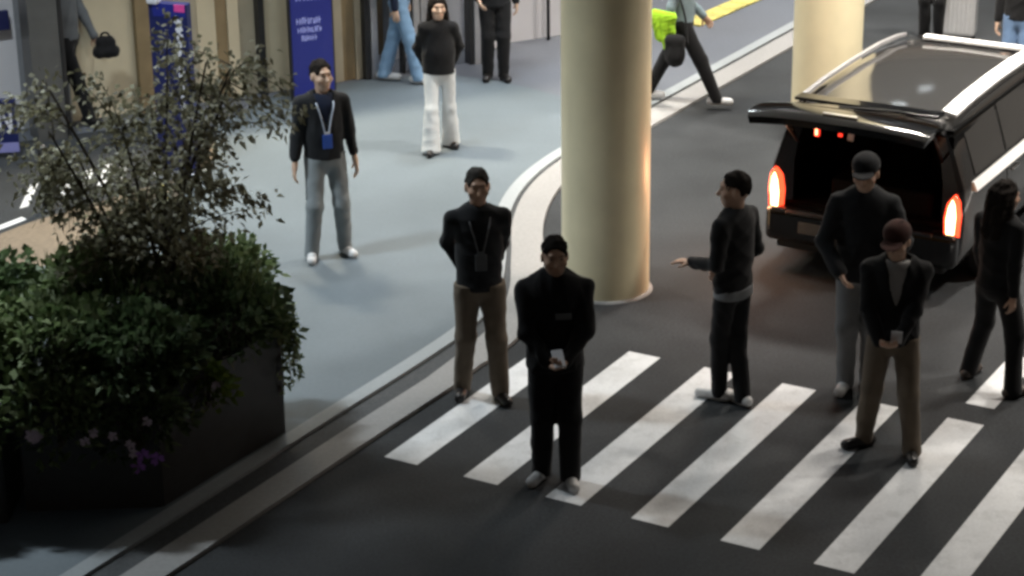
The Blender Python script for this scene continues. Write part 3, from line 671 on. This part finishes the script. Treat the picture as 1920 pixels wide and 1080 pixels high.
person((1.61, 15.0, 0), -2.25, 1.77, [(1.53, 15.05), (1.69, 14.96)], 'man in black seen from behind with one hand stretched out, white shoes', 'black cloth', 'black cloth', 'shoew', 
       handL=(.15, -.25, 1.08), poleL=(.3, .8, -.6), handR=(-.17, -.16, .98), poleR=(-.6, 1, -.2), hem=.90, bulk=1.02, seed=51, head=(.55, .05), legw=.92, hemband='grey cloth', hdir=(((.25, -1, .05), (0, 0, -1)), (None, (1, 0, 0))), curl=.4)
person((2.58, 15.25, 0), -.15, 1.81, [(2.49, 15.22), (2.67, 15.28)], 'tall man in a dark jacket and grey trousers behind the red-capped man', 'black jacket', 'dark grey trousers', 'shoew', hairm='hairg',
       handL=(.14, -.20, 1.00), handR=(-.16, -.22, .98), poleL=(1, .6, 0), poleR=(-1, .6, 0), hem=.86, bulk=1.12, seed=61, head=(-.15, .12), cap='black jacket')
person((2.64, 14.13, 0), -.20, 1.70, [(2.48, 14.22), (2.78, 14.02)], 'man in dark red cap, black jacket and khaki trousers holding a white card', 'black cloth', 'khaki', 'shoed', 
       handL=(.04, -.24, .96), handR=(-.09, -.24, .96), poleL=(1, .8, 0), poleR=(-1, .8, 0), hem=.88, bulk=1.10, vneck=1.18, shirt='white shirt', seed=71, head=(-.25, .22), cap='red cap', hdir=(((-.7, -.6, -.1), (0, .3, .9)), ((.7, -.6, -.1), (0, .3, .9))), curl=.9, legw=1.02, toe=(-1.0, .1))
person((3.58, 15.22, 0), 2.2, 1.62, [(3.46, 15.42), (3.71, 15.04)], 'woman with long dark hair in black, walking away past the black car', 'black cloth', 'black cloth', 'shoebr', hair='long', hairm='hair',
       handL=(.22, -.12, .90), handR=(-.22, .06, .88), hem=.88, bulk=1.06, seed=81, head=(-.4, .1), legw=1.08, face=False)
person((-1.20, 23.78, .03), 1.35, 1.78, [(-1.39, 23.87), (-1.01, 23.70)], 'person in navy top and light blue jeans striding past the glass doors', 'navy cloth', 'jeans', 'shoew', skin='skinl', hem=.92, seed=91, flare=1.1, toe=(0, 0))
person((-.15, 23.84, .03), .1, 1.76, [(-.235, 23.86), (-.065, 23.83)], 'man in black suit with blue tie standing by the glass doors', 'black jacket', 'black cloth', 'shoed', skin='skinl', hem=.84, vneck=.98, shirt='blue shirt', seed=101, handR=(-.2, -.18, .96), poleR=(-1, 1, 0))
person((1.84, 22.80, .03), 1.42, 1.76, [(2.20, 22.66), (1.48, 22.97)], 'person in grey blue jacket and black trousers striding beside the kerb', 'blue grey jacket', 'black cloth', 'shoew', hem=.95, seed=111, handL=(.24, -.20, .95), handR=(-.22, .16, .90), toe=(0, 0), legw=.98)
person((4.98, 25.38, .0), -.4, 1.72, [(4.91, 25.42), (5.06, 25.34)], 'person in black standing with a silver suitcase beyond the black car', 'black cloth', 'black cloth', 'shoed', hem=.86, seed=121, handL=(.26, -.1, .88))
person((5.40, 22.76, .0), -.5, 1.74, [(5.31, 22.81), (5.49, 22.71)], 'person in black jacket and blue jeans at the right edge behind the car', 'black cloth', 'blue jeans', 'shoew', hem=.92, seed=131, sleeve=.9, skin='skinl')
person((-4.6, 22.36, .023), 1.2, 1.76, [(-4.80, 22.44), (-4.40, 22.27)], 'person in grey coat and dark trousers walking behind the tree', 'grey coat', 'black cloth', 'shoed', hem=.92, seed=141, handL=(.24, -.2, .9), handR=(-.24, .15, .9), toe=(0, 0))
box('chest_logo', (.045, -.150, 1.275), (.11, .012, .045), M['grey coat'], [o for o in COL.objects if o.name == 'person.001'][0], None, .004, 1)
# --- carried things
def carried_phone():
    o = box('phone', (.30, 13.40, 1.045), (.075, .15, .010), M['badgew'], None, Matrix.Rotation(.5, 4, 'X') @ Matrix.Rotation(.15, 4, 'Z'), .004, 2); tag(o, 'pale phone held by the man all in black', 'phone')
carried_phone()
o = box('card', (2.60, 13.84, .985), (.075, .008, .10), M['badgew'], None, Matrix.Rotation(.25, 4, 'X') @ Matrix.Rotation(-.2, 4, 'Z'), .002, 1); tag(o, 'small white card held by the man in the red cap', 'card')
G = Body(); G.cap((0, .13, .10), (0, -.12, .08), .055, .06, k=.05); G.cap((0, .10, .05), (.01, .06, -.20), .06, .05, k=.05); G.cap((0, -.02, .04), (0, -.04, -.30), .06, .045, k=.05); G.cap((0, -.11, .04), (0, -.13, -.14), .05, .04, k=.05)
Vv, Q = G.mesh(.012); Vv = folds(Vv, Q, .008, 5, (10, 40), 20); o = fast_mesh('safety_vest', Vv, Q, M['hivis']); o.scale = (.8, .8, .85); o.location = (1.62, 22.60, .97); o.rotation_euler = (0, 0, 1.2); tag(o, 'lime yellow safety vest carried by the person striding by the kerb', 'vest')
sb_ = empty('shoulder_bag', (1.74, 22.52, .70), 1.2); tag(sb_, 'black shoulder bag at the hip of the person striding by the kerb', 'bag')
G = Body(); G.ell((0, 0, -.03), (.065, .12, .17)); G.cap((0, -.06, .10), (0, .06, .10), .05, .05, k=.05); Vv, Q = G.mesh(.014); Vv = folds(Vv, Q, .006, 8); fast_mesh('pouch', Vv, Q, M['black cloth'], sb_)
tube('strap', catmull([(0, -.14, .06), (.02, -.10, .35), (.05, 0, .62)], 5), .012, M['black cloth'], sb_)
bg_ = empty('handbag', (-4.16, 22.20, .90), .4); tag(bg_, 'dark bag carried by the person behind the tree', 'bag')
G = Body(); G.cap((-.07, 0, -.06), (.07, 0, -.06), .07, .07, k=.05); G.cap((-.05, 0, .05), (.05, 0, .05), .055, .055, k=.05); Vv, Q = G.mesh(.014); Vv = folds(Vv, Q, .006, 3); fast_mesh('pouch', Vv, Q, M['black cloth'], bg_)
tube('strap', catmull([(-.05, 0, .09), (-.03, 0, .13), (0, 0, .14), (.03, 0, .13), (.05, 0, .09)], 4), .012, M['black cloth'], bg_)
su = empty('suitcase', (5.30, 25.36, .0), -.35); tag(su, 'ribbed silver suitcase standing beyond the black car', 'suitcase')
sh_ = box('shell', (0, 0, .43), (.40, .25, .70), M['suitcase'], su, None, .04, 4)
for i in range(7): box('rib', (-.15 + .05 * i, -.126, .43), (.022, .012, .60), M['suitcase'], sh_, None, .005, 2)
for dx in (-.16, .16):
    for dy in (-.09, .09): tube('wheel', [(dx - .015, dy, .035), (dx + .015, dy, .035)], .035, M['plasticb'], su, 12)
tube('handle', [(-.1, .09, .76), (-.1, .09, 1.0), (.1, .09, 1.0), (.1, .09, .76)], .012, M['dark'], su)

# ================================================================== the black car with its tailgate up
CX, CY = RU(16.55, -6.36)
car = empty('parked_car', (CX, CY, 0), ANG - math.pi / 2); tag(car, 'black car with raised tailgate and glowing red tail lamps', 'car')
def prof(w, wb, wr, zr, zb=.92):
    return [(0, zr), (wr * .5, zr - .006), (wr * .84, zr - .025), (wr * .95, zr - .05), (wr, zr - .095), (wr + (wb - wr) * .5, zr - .095 + (zb - zr + .095) * .5), (wb - .012, zb + .03), (wb, zb - .02), (w + .004, .78), (w + .004, .6), (w - .008, .38), (w - .07, .25), (w * .5, .22), (0, .22)]
SEC = [(0.0, .83, .82, .68, 1.455), (.05, .86, .85, .69, 1.475), (.16, .875, .868, .70, 1.49), (.6, .88, .87, .705, 1.52), (1.2, .88, .87, .705, 1.535), (1.9, .88, .87, .70, 1.53), (2.45, .88, .87, .685, 1.49), (2.75, .88, .87, .67, 1.40), (3.1, .88, .865, .68, 1.22, .93), (3.5, .88, .86, .76, 1.02, .90), (3.9, .87, .84, .74, .94, .84), (4.25, .83, .80, .70, .86, .78), (4.42, .72, .70, .6, .72, .68)]
rows = []
for s_ in SEC:
    p_ = prof(*s_[1:]); rows.append([(x, s_[0], z) for x, z in p_] + [(-x, s_[0], z) for x, z in p_[-2:0:-1]])
n = len(rows[0]); vs = [p for r_ in rows for p in r_]; fs = []
for i in range(len(rows) - 1):
    for k in range(n): fs.append((i * n + k, i * n + (k + 1) % n, (i + 1) * n + (k + 1) % n, (i + 1) * n + k))
fs.append(tuple((len(rows) - 1) * n + k for k in range(n)))
inner = [(max(-.66, min(.66, p[0] * .84)), .06, max(.60, min(1.375, p[2]))) for p in rows[0]]; b0 = len(vs); vs += inner
for k in range(n): fs.append((k, b0 + k, b0 + (k + 1) % n, (k + 1) % n))
body = mesh_obj('body', vs, fs, M['mirrorpaint'], car, True); body.data.materials.append(M['rearpaint'])
for p_ in body.data.polygons: p_.material_index = 1 if p_.center.y < .055 else 0  # rear faces take the blacker copy, so their shade is in the colour
bm = bmesh.new(); bm.from_mesh(body.data); bmesh.ops.recalc_face_normals(bm, faces=bm.faces[:]); bm.to_mesh(body.data); bm.free(); body.data.shade_smooth()
body.data.set_sharp_from_angle(angle=R(48))
# load bay
bm = bmesh.new()
for c, s_ in (((0, 1.25, .59), (1.5, 2.4, .03)), ((-.72, 1.25, .98), (.03, 2.4, .76)), ((.72, 1.25, .98), (.03, 2.4, .76)), ((0, 1.25, 1.40), (1.46, 2.4, .03)), ((0, 2.45, 1.0), (1.5, .03, .8))): bm_box(bm, c, s_)
bm_obj('load_bay', bm, M['interior'], car)
for x in (-.42, .05, .47):
    st = box('rear_seat', (x, .95, .88), (.42, .16, .56), M['seat'], car, Matrix.Rotation(-.15, 4, 'X'), .05, 3)
    box('headrest', (x, .98, 1.25), (.24, .09, .16), M['seat'], st, None, .03, 3)
box('load_cover', (.1, .35, .72), (.9, .45, .22), M['seat'], car, None, .03, 2)
box('window_light_patch', (-.18, .12, 1.235), (.055, .01, .11), M['badgew'], car, Matrix.Rotation(.15, 4, 'Y'), .004, 1)  # pale board standing in for window light seen through the cabin
rl = box('red_glow', (-.46, .055, 1.25), (.045, .03, .10), M['redglow'], car, None, .012, 3); box('bright_core', (-.46, .038, 1.25), (.022, .006, .07), M['redcore'], rl, None, .002, 1)
for dz in (0, .045): box('red_glow', (-.27, .10, 1.225 + dz), (.035, .02, .026), M['redglow'], car, None, .006, 2)  # small red emissive blocks at the upper left of the opening
box('bumper', (0, -.035, .42), (1.70, .15, .30), M['rearpaint'], car, None, .055, 4)
box('bumper_step', (0, -.10, .545), (1.30, .06, .03), M['plasticb'], car, None, .01, 2)
box('lower_valance', (0, -.01, .25), (1.50, .12, .08), M['plasticb'], car, None, .02, 2)
box('number_plate', (-.42, -.115, .43), (.22, .012, .10), M['plate'], car, None, .003, 1)
for s in (-1, 1):
    # tail lamp: tall tapering lens wrapped round the corner
    bm = bmesh.new(); pts = [(-.052, .52), (.058, .52), (.066, .72), (.052, .85), (.015, .905), (-.040, .83), (-.062, .70)]
    f = bm.faces.new([bm.verts.new((s * (.782 + x), -.055 + .09 * max(0, x + .02) * 2.0, z)) for x, z in pts]); e_ = bmesh.ops.extrude_face_region(bm, geom=[f])
    for v in [g for g in e_['geom'] if isinstance(g, bmesh.types.BMVert)]: v.co.y += .09
    bmesh.ops.bevel(bm, geom=[e for e in bm.edges], offset=.008, segments=2, affect='EDGES')
    tl = bm_obj('tail_lamp', bm, M['tailred'], car, True)
    bm = bmesh.new(); pts2 = [(-.030, .548), (.030, .548), (.038, .72), (.026, .825), (.006, .868), (-.022, .80), (-.038, .69)]
    f = bm.faces.new([bm.verts.new((s * (.782 + x), -.0605 + .09 * max(0, x + .02) * 2.0, z)) for x, z in pts2]); e_ = bmesh.ops.extrude_face_region(bm, geom=[f])
    for v in [g for g in e_['geom'] if isinstance(g, bmesh.types.BMVert)]: v.co.y += .02
    bm_obj('bright_core', bm, M['tailcore'], tl)
    l = bpy.data.lights.new('tail_lamp_glow', 'POINT'); l.energy = 30 if s < 0 else 2; l.color = (1, .42, .20); l.shadow_soft_size = .15
    lo = bpy.data.objects.new('tail_lamp_glow', l); lo.location = (s * 1.02, -.06, .72); link(lo, tl)
    # side glass, wheels; belt and roof strips built as solid reflection highlights
    def side_pt(y, t):   # t 0 belt .. 1 cant rail
        ys = [q[0] for q in SEC]; wb = np.interp(y, ys, [q[2] for q in SEC]); wr = np.interp(y, ys, [q[3] for q in SEC]); zr = np.interp(y, ys, [q[4] for q in SEC])
        z0, z1 = .965, zr - .105; x0, x1 = wb - .012, wr + .004
        return (s * (x0 + (x1 - x0) * t + .006), y, z0 + (z1 - z0) * t + .002)
    for (ya, yb, ta, tb_) in ((.30, 1.02, .06, .9), (1.08, 1.98, .06, .93), (2.04, 2.72, .06, .9)):
        ny = 6; vs = []; fs = []
        for i in range(ny + 1):
            y = ya + (yb - ya) * i / ny; vs += [side_pt(y, ta), side_pt(y, tb_)]
        for i in range(ny): fs.append((2 * i, 2 * i + 2, 2 * i + 3, 2 * i + 1))
        mesh_obj('side_window', vs, fs, M['carglass'], car, True)
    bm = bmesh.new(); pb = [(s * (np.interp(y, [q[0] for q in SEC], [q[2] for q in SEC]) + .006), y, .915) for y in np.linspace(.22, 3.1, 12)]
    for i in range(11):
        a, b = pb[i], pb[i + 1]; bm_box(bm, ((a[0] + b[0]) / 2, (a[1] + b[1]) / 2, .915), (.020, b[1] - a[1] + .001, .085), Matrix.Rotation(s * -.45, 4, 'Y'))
    bm_obj('belt_highlight', bm, M['highlight'], car)
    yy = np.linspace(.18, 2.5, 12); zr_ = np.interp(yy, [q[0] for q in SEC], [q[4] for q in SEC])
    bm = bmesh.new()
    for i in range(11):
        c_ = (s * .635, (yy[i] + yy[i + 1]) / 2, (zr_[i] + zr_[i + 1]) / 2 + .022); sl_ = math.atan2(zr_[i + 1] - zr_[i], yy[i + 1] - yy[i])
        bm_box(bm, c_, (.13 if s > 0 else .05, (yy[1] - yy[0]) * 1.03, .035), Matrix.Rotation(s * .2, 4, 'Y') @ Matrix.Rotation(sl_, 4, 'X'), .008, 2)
    bm_obj('roof_edge_highlight', bm, M['highlight'] if s > 0 else M['steel'], car)  # wide pale strip on the right takes the place of a bright reflection
    for y in (1.05, 2.01): box('door_seam', (s * .886, y, .62), (.004, .008, .50), M['dark'], car)
    for y in (.80, 2.9): box('door_handle', (s * .893, y + .45, .80), (.02, .17, .03), M['chrome'], car, None, .006, 2)
    for y in (.78, 3.45):
        ar = tube('wheel_arch', [(s * .80, y, .33), (s * .886, y, .33)], .385, M['plasticb'], car, 28, False)
        wh = tube('wheel', [(s * .74, y, .31), (s * .755, y, .31), (s * .885, y, .31), (s * .90, y, .31)], [.285, .31, .31, .285], M['tyre'], car, 32)
        tube('rim', [(s * .895, y, .31), (s * .908, y, .31)], .20, M['rim'], wh, 24)
    box('mirror', (s * .99, 2.78, 1.02), (.20, .11, .15), M['mirrorpaint'], car, None, .04, 3)
box('roof_front_highlight', (.06, 2.42, 1.525), (.95, .09, .03), M['highlight'], car, None, .008, 2)  # pale bar drawn for the reflection along the roof's front edge
# windscreen
vs = [(-.655, 2.60, 1.463), (.655, 2.60, 1.463), (.70, 3.48, 1.035), (-.70, 3.48, 1.035)]
mesh_obj('windscreen', vs, [(0, 1, 2, 3)], M['carglass'], car)
# tailgate: curved, raised, hinged at the roof
def gate(y0, y1, wsc, dz, ny=16, nx=13):
    Y = [.06, -.08, -.20, -.34, -.47, -.58, -.66, -.70]; Zs = [1.50, 1.54, 1.57, 1.598, 1.61, 1.61, 1.595, 1.565]; W = [.66, .68, .71, .74, .77, .78, .775, .76]
    g = []
    for i in range(ny + 1):
        y = y0 + (y1 - y0) * i / ny; z = float(np.interp(-y, [-q for q in Y], Zs)); w_ = float(np.interp(-y, [-q for q in Y], W)) * wsc
        g.append([(w_ * (2 * j / nx - 1), y, z + dz - .035 * abs(2 * j / nx - 1) ** 3) for j in range(nx + 1)])
    return g
def grid_mesh(name, tops, bots, m, parent):
    ny = len(tops); nx = len(tops[0]); vs = [p for r_ in tops for p in r_] + [p for r_ in bots for p in r_]; o = ny * nx; fs = []
    for i in range(ny - 1):
        for j in range(nx - 1):
            a = i * nx + j; fs.append((a, a + 1, a + nx + 1, a + nx)); fs.append((o + a, o + a + nx, o + a + nx + 1, o + a + 1))
    for i in range(ny - 1):
        for j in (0, nx - 1): a = i * nx + j; fs.append((a, a + nx, o + a + nx, o + a))
    for j in range(nx - 1):
        for i in (0, ny - 1): a = i * nx + j; fs.append((a, a + 1, o + a + 1, o + a))
    ob = mesh_obj(name, vs, fs, m, parent, True); bm = bmesh.new(); bm.from_mesh(ob.data); bmesh.ops.recalc_face_normals(bm, faces=bm.faces[:]); bm.to_mesh(ob.data); bm.free(); ob.data.shade_smooth(); ob.data.set_sharp_from_angle(angle=R(40)); return ob
tg = grid_mesh('tailgate', gate(.06, -.70, 1, 0), gate(.06, -.70, .98, -.055), M['rearpaint'], car)
grid_mesh('rear_window', gate(-.06, -.38, .88, .004), gate(-.06, -.38, .88, -.004), M['rearpaint'], tg)
box('wiper', (.12, -.28, 1.600), (.50, .02, .02), M['plasticb'], tg, Matrix.Rotation(.2, 4, 'Z'), .004, 1)
box('spoiler', (0, .02, 1.538), (1.26, .16, .028), M['rearpaint'], tg, None, .01, 2)
box('gate_handle', (0, -.60, 1.618), (.30, .03, .015), M['chrome'], tg, Matrix.Rotation(.2, 4, 'X'), .006, 2)
for s in (-1, 1): tube('gas_strut', [(s * .64, .08, 1.12), (s * .68, -.35, 1.53)], .011, M['dark'], car)

# ================================================================== planters and plants
def planter(poly, h, label):
    c = np.mean(poly, 0); root = empty('planter', (c[0], c[1], .03)); tag(root, label, 'planter', 'dark planters at the kerb')
    P = [np.array(p) - c for p in poly]; n = len(P)
    def inset(d): return [p * (1 - d / np.linalg.norm(p)) for p in P]
    I = inset(.06); bm = bmesh.new()
    rings = [[bm.verts.new((*p, z)) for p in q] for q, z in ((P, 0), (P, h), (I, h), (I, h - .15))]
    for i in range(3):
        for k in range(n): bm.faces.new((rings[i][k], rings[i][(k + 1) % n], rings[i + 1][(k + 1) % n], rings[i + 1][k]))
    bmesh.ops.bevel(bm, geom=[e for e in bm.edges if abs(e.verts[0].co.z - e.verts[1].co.z) > .3], offset=.012, segments=2, affect='EDGES')
    bm_obj('box', bm, M['planter'], root); sheet('soil', [tuple(p) for p in inset(.055)], h - .10, M['soil'], parent=root); return root
planter([(-3.27, 13.29), (-2.36, 13.34), (-1.64, 14.53), (-2.35, 15.35), (-3.27, 14.9)], .80, 'large black planter holding the tree at the kerb')
planter([(-4.7, 12.95), (-3.36, 13.13), (-3.36, 14.7), (-4.7, 14.7)], .80, 'second black planter cut off by the left edge')
def leaves(name, C, D, L, W, m, parent=None, up=.35, seed=0, droop=.2):
    r = np.random.RandomState(seed); N = len(C); D = D / np.maximum(np.linalg.norm(D, axis=1, keepdims=True), 1e-6)
    s = r.normal(size=(N, 3)); s -= D * (s * D).sum(1, keepdims=True); s /= np.linalg.norm(s, axis=1, keepdims=True); nn = np.cross(D, s)
    L = L * r.uniform(.6, 1.3, (N, 1)); W = W * r.uniform(.7, 1.3, (N, 1)); tip = C + D * L; tip[:, 2] -= (L * droop).ravel()
    mid = C + D * L * .5; a = mid + s * W + nn * W * .3; b = mid - s * W + nn * W * .3
    Vv = np.stack([C, a, tip, b], 1).reshape(-1, 3); Q = np.arange(N * 4).reshape(-1, 4)
    return fast_mesh(name, Vv, Q, m, parent, False)
def shrub(c, r, N, sz, m, label, seed, name='shrub', hang=0.0, wid=.32):
    rs = np.random.RandomState(seed); root = empty(name, c); tag(root, label, 'shrub')
    d = rs.normal(size=(N, 3)); d /= np.linalg.norm(d, axis=1, keepdims=True); d[:, 2] = np.where(d[:, 2] < -.3, -d[:, 2], d[:, 2]); k = rs.uniform(.25, 1, (N, 1)) ** .5
    lob = 1 + .22 * np.sin(5 * d[:, :1] + seed) * np.cos(4 * d[:, 1:2] + seed * 2) + .15 * np.sin(11 * d[:, 2:3] + seed)
    C = d * k * np.array(r) * lob; 
    if hang: C[:, 2] -= hang * np.maximum(0, -C[:, 1]) / max(r[1], .01)
    D = d + rs.normal(size=(N, 3)) * .6 + [0, 0, .35 - hang]
    leaves('foliage', C, D, sz, sz * wid, M[m], root, seed=seed)
    bm = bmesh.new()
    for i in range(6): e = C[rs.randint(N)] * .8; bm_tube(bm, [(0, 0, -r[2] * .8), e * .5 + [0, 0, -.05], e], [.012, .008, .003], 5)
    bm_obj('stem', bm, M['bark'], root); return root
shrub((-3.08, 13.74, 1.00), (.38, .40, .36), 2300, .085, 'leafA', 'pale green leafy shrub at the left front of the large planter', 1)
shrub((-2.52, 13.74, .96), (.42, .40, .34), 2300, .08, 'leafB', 'dark green shrub at the middle front of the large planter', 2)
shrub((-2.00, 14.34, .94), (.38, .40, .32), 2000, .075, 'leafB', 'dark fine-leaved shrub at the right corner of the large planter', 3)
shrub((-2.85, 14.50, 1.08), (.50, .44, .36), 2300, .085, 'leafA', 'green shrub at the left back of the large planter under the tree', 4)
shrub((-2.12, 14.92, 1.02), (.38, .36, .32), 1600, .075, 'leafA', 'green shrub at the right back of the large planter', 5)
shrub((-3.75, 13.75, 1.0), (.40, .44, .36), 1900, .09, 'leafA', 'bright green shrub at the front of the left-edge planter', 6)
shrub((-3.80, 14.50, 1.08), (.44, .40, .34), 1700, .08, 'leafB', 'dark green shrub at the back of the left-edge planter', 7)
shrub((-3.00, 13.28, .72), (.30, .14, .28), 800, .075, 'leafA', 'trailing plant spilling over the left front rim of the large planter', 8, 'trailing_plant', .22)
shrub((-2.48, 13.32, .68), (.30, .13, .26), 750, .07, 'leafB', 'dark trailing plant spilling over the middle front rim', 9, 'trailing_plant', .22)
shrub((-3.62, 13.14, .70), (.30, .13, .26), 600, .075, 'leafA', 'trailing plant on the front of the left-edge planter', 15, 'trailing_plant', .2)
shrub((-2.08, 13.76, .70), (.16, .14, .16), 260, .075, 'lime', 'small lime green plant hanging on the right face of the planter', 10, 'trailing_plant', .1)
# hanging vine at the right edge
vn = empty('hanging_vine', (-1.66, 14.56, .83)); tag(vn, 'thin vine hanging down the right edge of the large planter', 'vine'); rs = np.random.RandomState(5); Cs = []; bm = bmesh.new()
for i in range(11):
    a = np.array([rs.uniform(-.12, .05), rs.uniform(-.22, .22), .05]); ln = rs.uniform(.15, .55); P = [a, a + [.06, 0, .04], a + [.10, -.01, -.1], a + [.10 + rs.uniform(-.02, .02), -.02, -ln]]; P = catmull(P, 5); bm_tube(bm, P, .004, 5)
    for p_ in P: 
        for _ in range(4): Cs.append(p_ + rs.normal(size=3) * .018)
bm_obj('stem', bm, M['bark'], vn); Cs = np.array(Cs); leaves('foliage', Cs, rs.normal(size=Cs.shape) + [0, 0, -.8], .055, .016, M['leafA'], vn, seed=6)
def grass(c, N, h, label, seed, spread=.12):
    rs = np.random.RandomState(seed); g = empty('grass_tuft', c); tag(g, label, 'grass'); C = np.zeros((N, 3)); C[:, :2] = rs.normal(size=(N, 2)) * spread * .5; D = rs.normal(size=(N, 3)) * .28; D[:, 2] = 1
    leaves('blade_tuft', C, D, h, .010, M['grassb'], g, seed=seed, droop=.12); return g
grass((-2.35, 14.75, .85), 150, .48, 'spiky grass tuft below the tree trunks in the planter', 11)
grass((-2.05, 14.70, .95), 120, .42, 'spiky grass tuft at the right back of the planter', 12)
grass((-3.05, 14.35, .90), 90, .45, 'spiky grass tuft at the left of the tree trunks', 13)
grass((-2.70, 14.30, 1.05), 110, .40, 'spiky grass tuft in front of the tree trunks', 21, .25)
grass((-1.95, 14.45, .98), 110, .36, 'spiky grass tuft over the right corner of the planter', 22, .22)
grass((-3.75, 14.3, 1.0), 110, .42, 'spiky grass tuft on top of the left-edge planter', 23, .25)
grass((-3.35, 14.75, .90), 80, .42, 'spiky grass tuft at the gap between the two planters', 14, .1)
def flower(c, m, n, sz, label, seed, group='flowers on the planter front'):
    rs = np.random.RandomState(seed); root = empty('flower', c); tag(root, label, 'flower', group)
    for i in range(n):
        o_ = rs.normal(size=3) * [.05, .02, .05] if n > 1 else np.zeros(3); bm = bmesh.new()
        for k in range(6):
            a = k * math.pi / 3 + rs.rand(); d = Vector((math.cos(a), -.35, math.sin(a))); s_ = d.cross(Vector((0, 1, 0))).normalized(); o3 = Vector(o_)
            bm.faces.new([bm.verts.new(o3), bm.verts.new(o3 + d * sz * .6 + s_ * sz * .32), bm.verts.new(o3 + d * sz), bm.verts.new(o3 + d * sz * .6 - s_ * sz * .32)])
        bm_obj('petals', bm, M[m], root)
    tube('stalk', [(0, .01, 0), (0, .03, .08), (0, .08, .14)], .004, M['leafB'], root, 5)
flower((-2.42, 13.14, .52), 'flow_p', 3, .055, 'purple flower hanging low on the planter front', 1)
flower((-2.47, 13.13, .64), 'flow_w', 3, .04, 'pale pink flowers just above the purple flower', 2)
flower((-2.70, 13.10, .66), 'flow_w', 3, .04, 'pale pink flowers at the middle of the planter front', 3)
flower((-3.14, 13.08, .74), 'flow_w', 4, .05, 'pale pink flowers at the left corner of the planter front', 4)
flower((-2.02, 13.66, .66), 'flow_w', 2, .035, 'pale blossom beside the lime plant on the right face', 5)
# the small tree in the planter
tr = empty('small_tree', (-2.52, 14.55, .75)); tag(tr, 'sparse multi-stemmed tree growing out of the large black planter', 'tree')
rs = np.random.RandomState(77); Cs = []; Ds = []; bm = bmesh.new()
for i in range(11):
    a = i / 11 * 2 * math.pi + rs.uniform(-.3, .3); sp = rs.uniform(.35, 1.0); hx = math.cos(a) * sp * .95; hy_ = math.sin(a) * sp * .40; hz_ = rs.uniform(1.35, 2.2)
    b = np.array([rs.uniform(-.10, .10), rs.uniform(-.06, .06), 0]); P = catmull([b, b + [hx * .15, hy_ * .15, .45], b + [hx * .5, hy_ * .5, hz_ * .6], b + [hx, hy_, hz_]], 6); rr = np.linspace(.026, .006, len(P)); bm_tube(bm, P, list(rr), 7)
    for j in range(12):
        k = rs.randint(7, len(P)); o_ = P[k]; d = rs.normal(size=3) * [1, .6, .6] + [hx * .4, 0, .15]; d /= np.linalg.norm(d); ln = rs.uniform(.25, .6); q = catmull([o_, o_ + d * ln * .5 + [0, 0, .02], o_ + d * ln + [0, 0, -.03]], 4); bm_tube(bm, q, list(np.linspace(.006, .002, len(q))), 5)
        for p_ in q[2:]:
            for _ in range(8): Cs.append(p_ + rs.normal(size=3) * .06); Ds.append(d + rs.normal(size=3) * .9 + [0, 0, -.3])
bm_obj('trunk', bm, M['bark'], tr, True); leaves('crown', np.array(Cs), np.array(Ds), .062, .0165, M['leafC'], tr, seed=9)
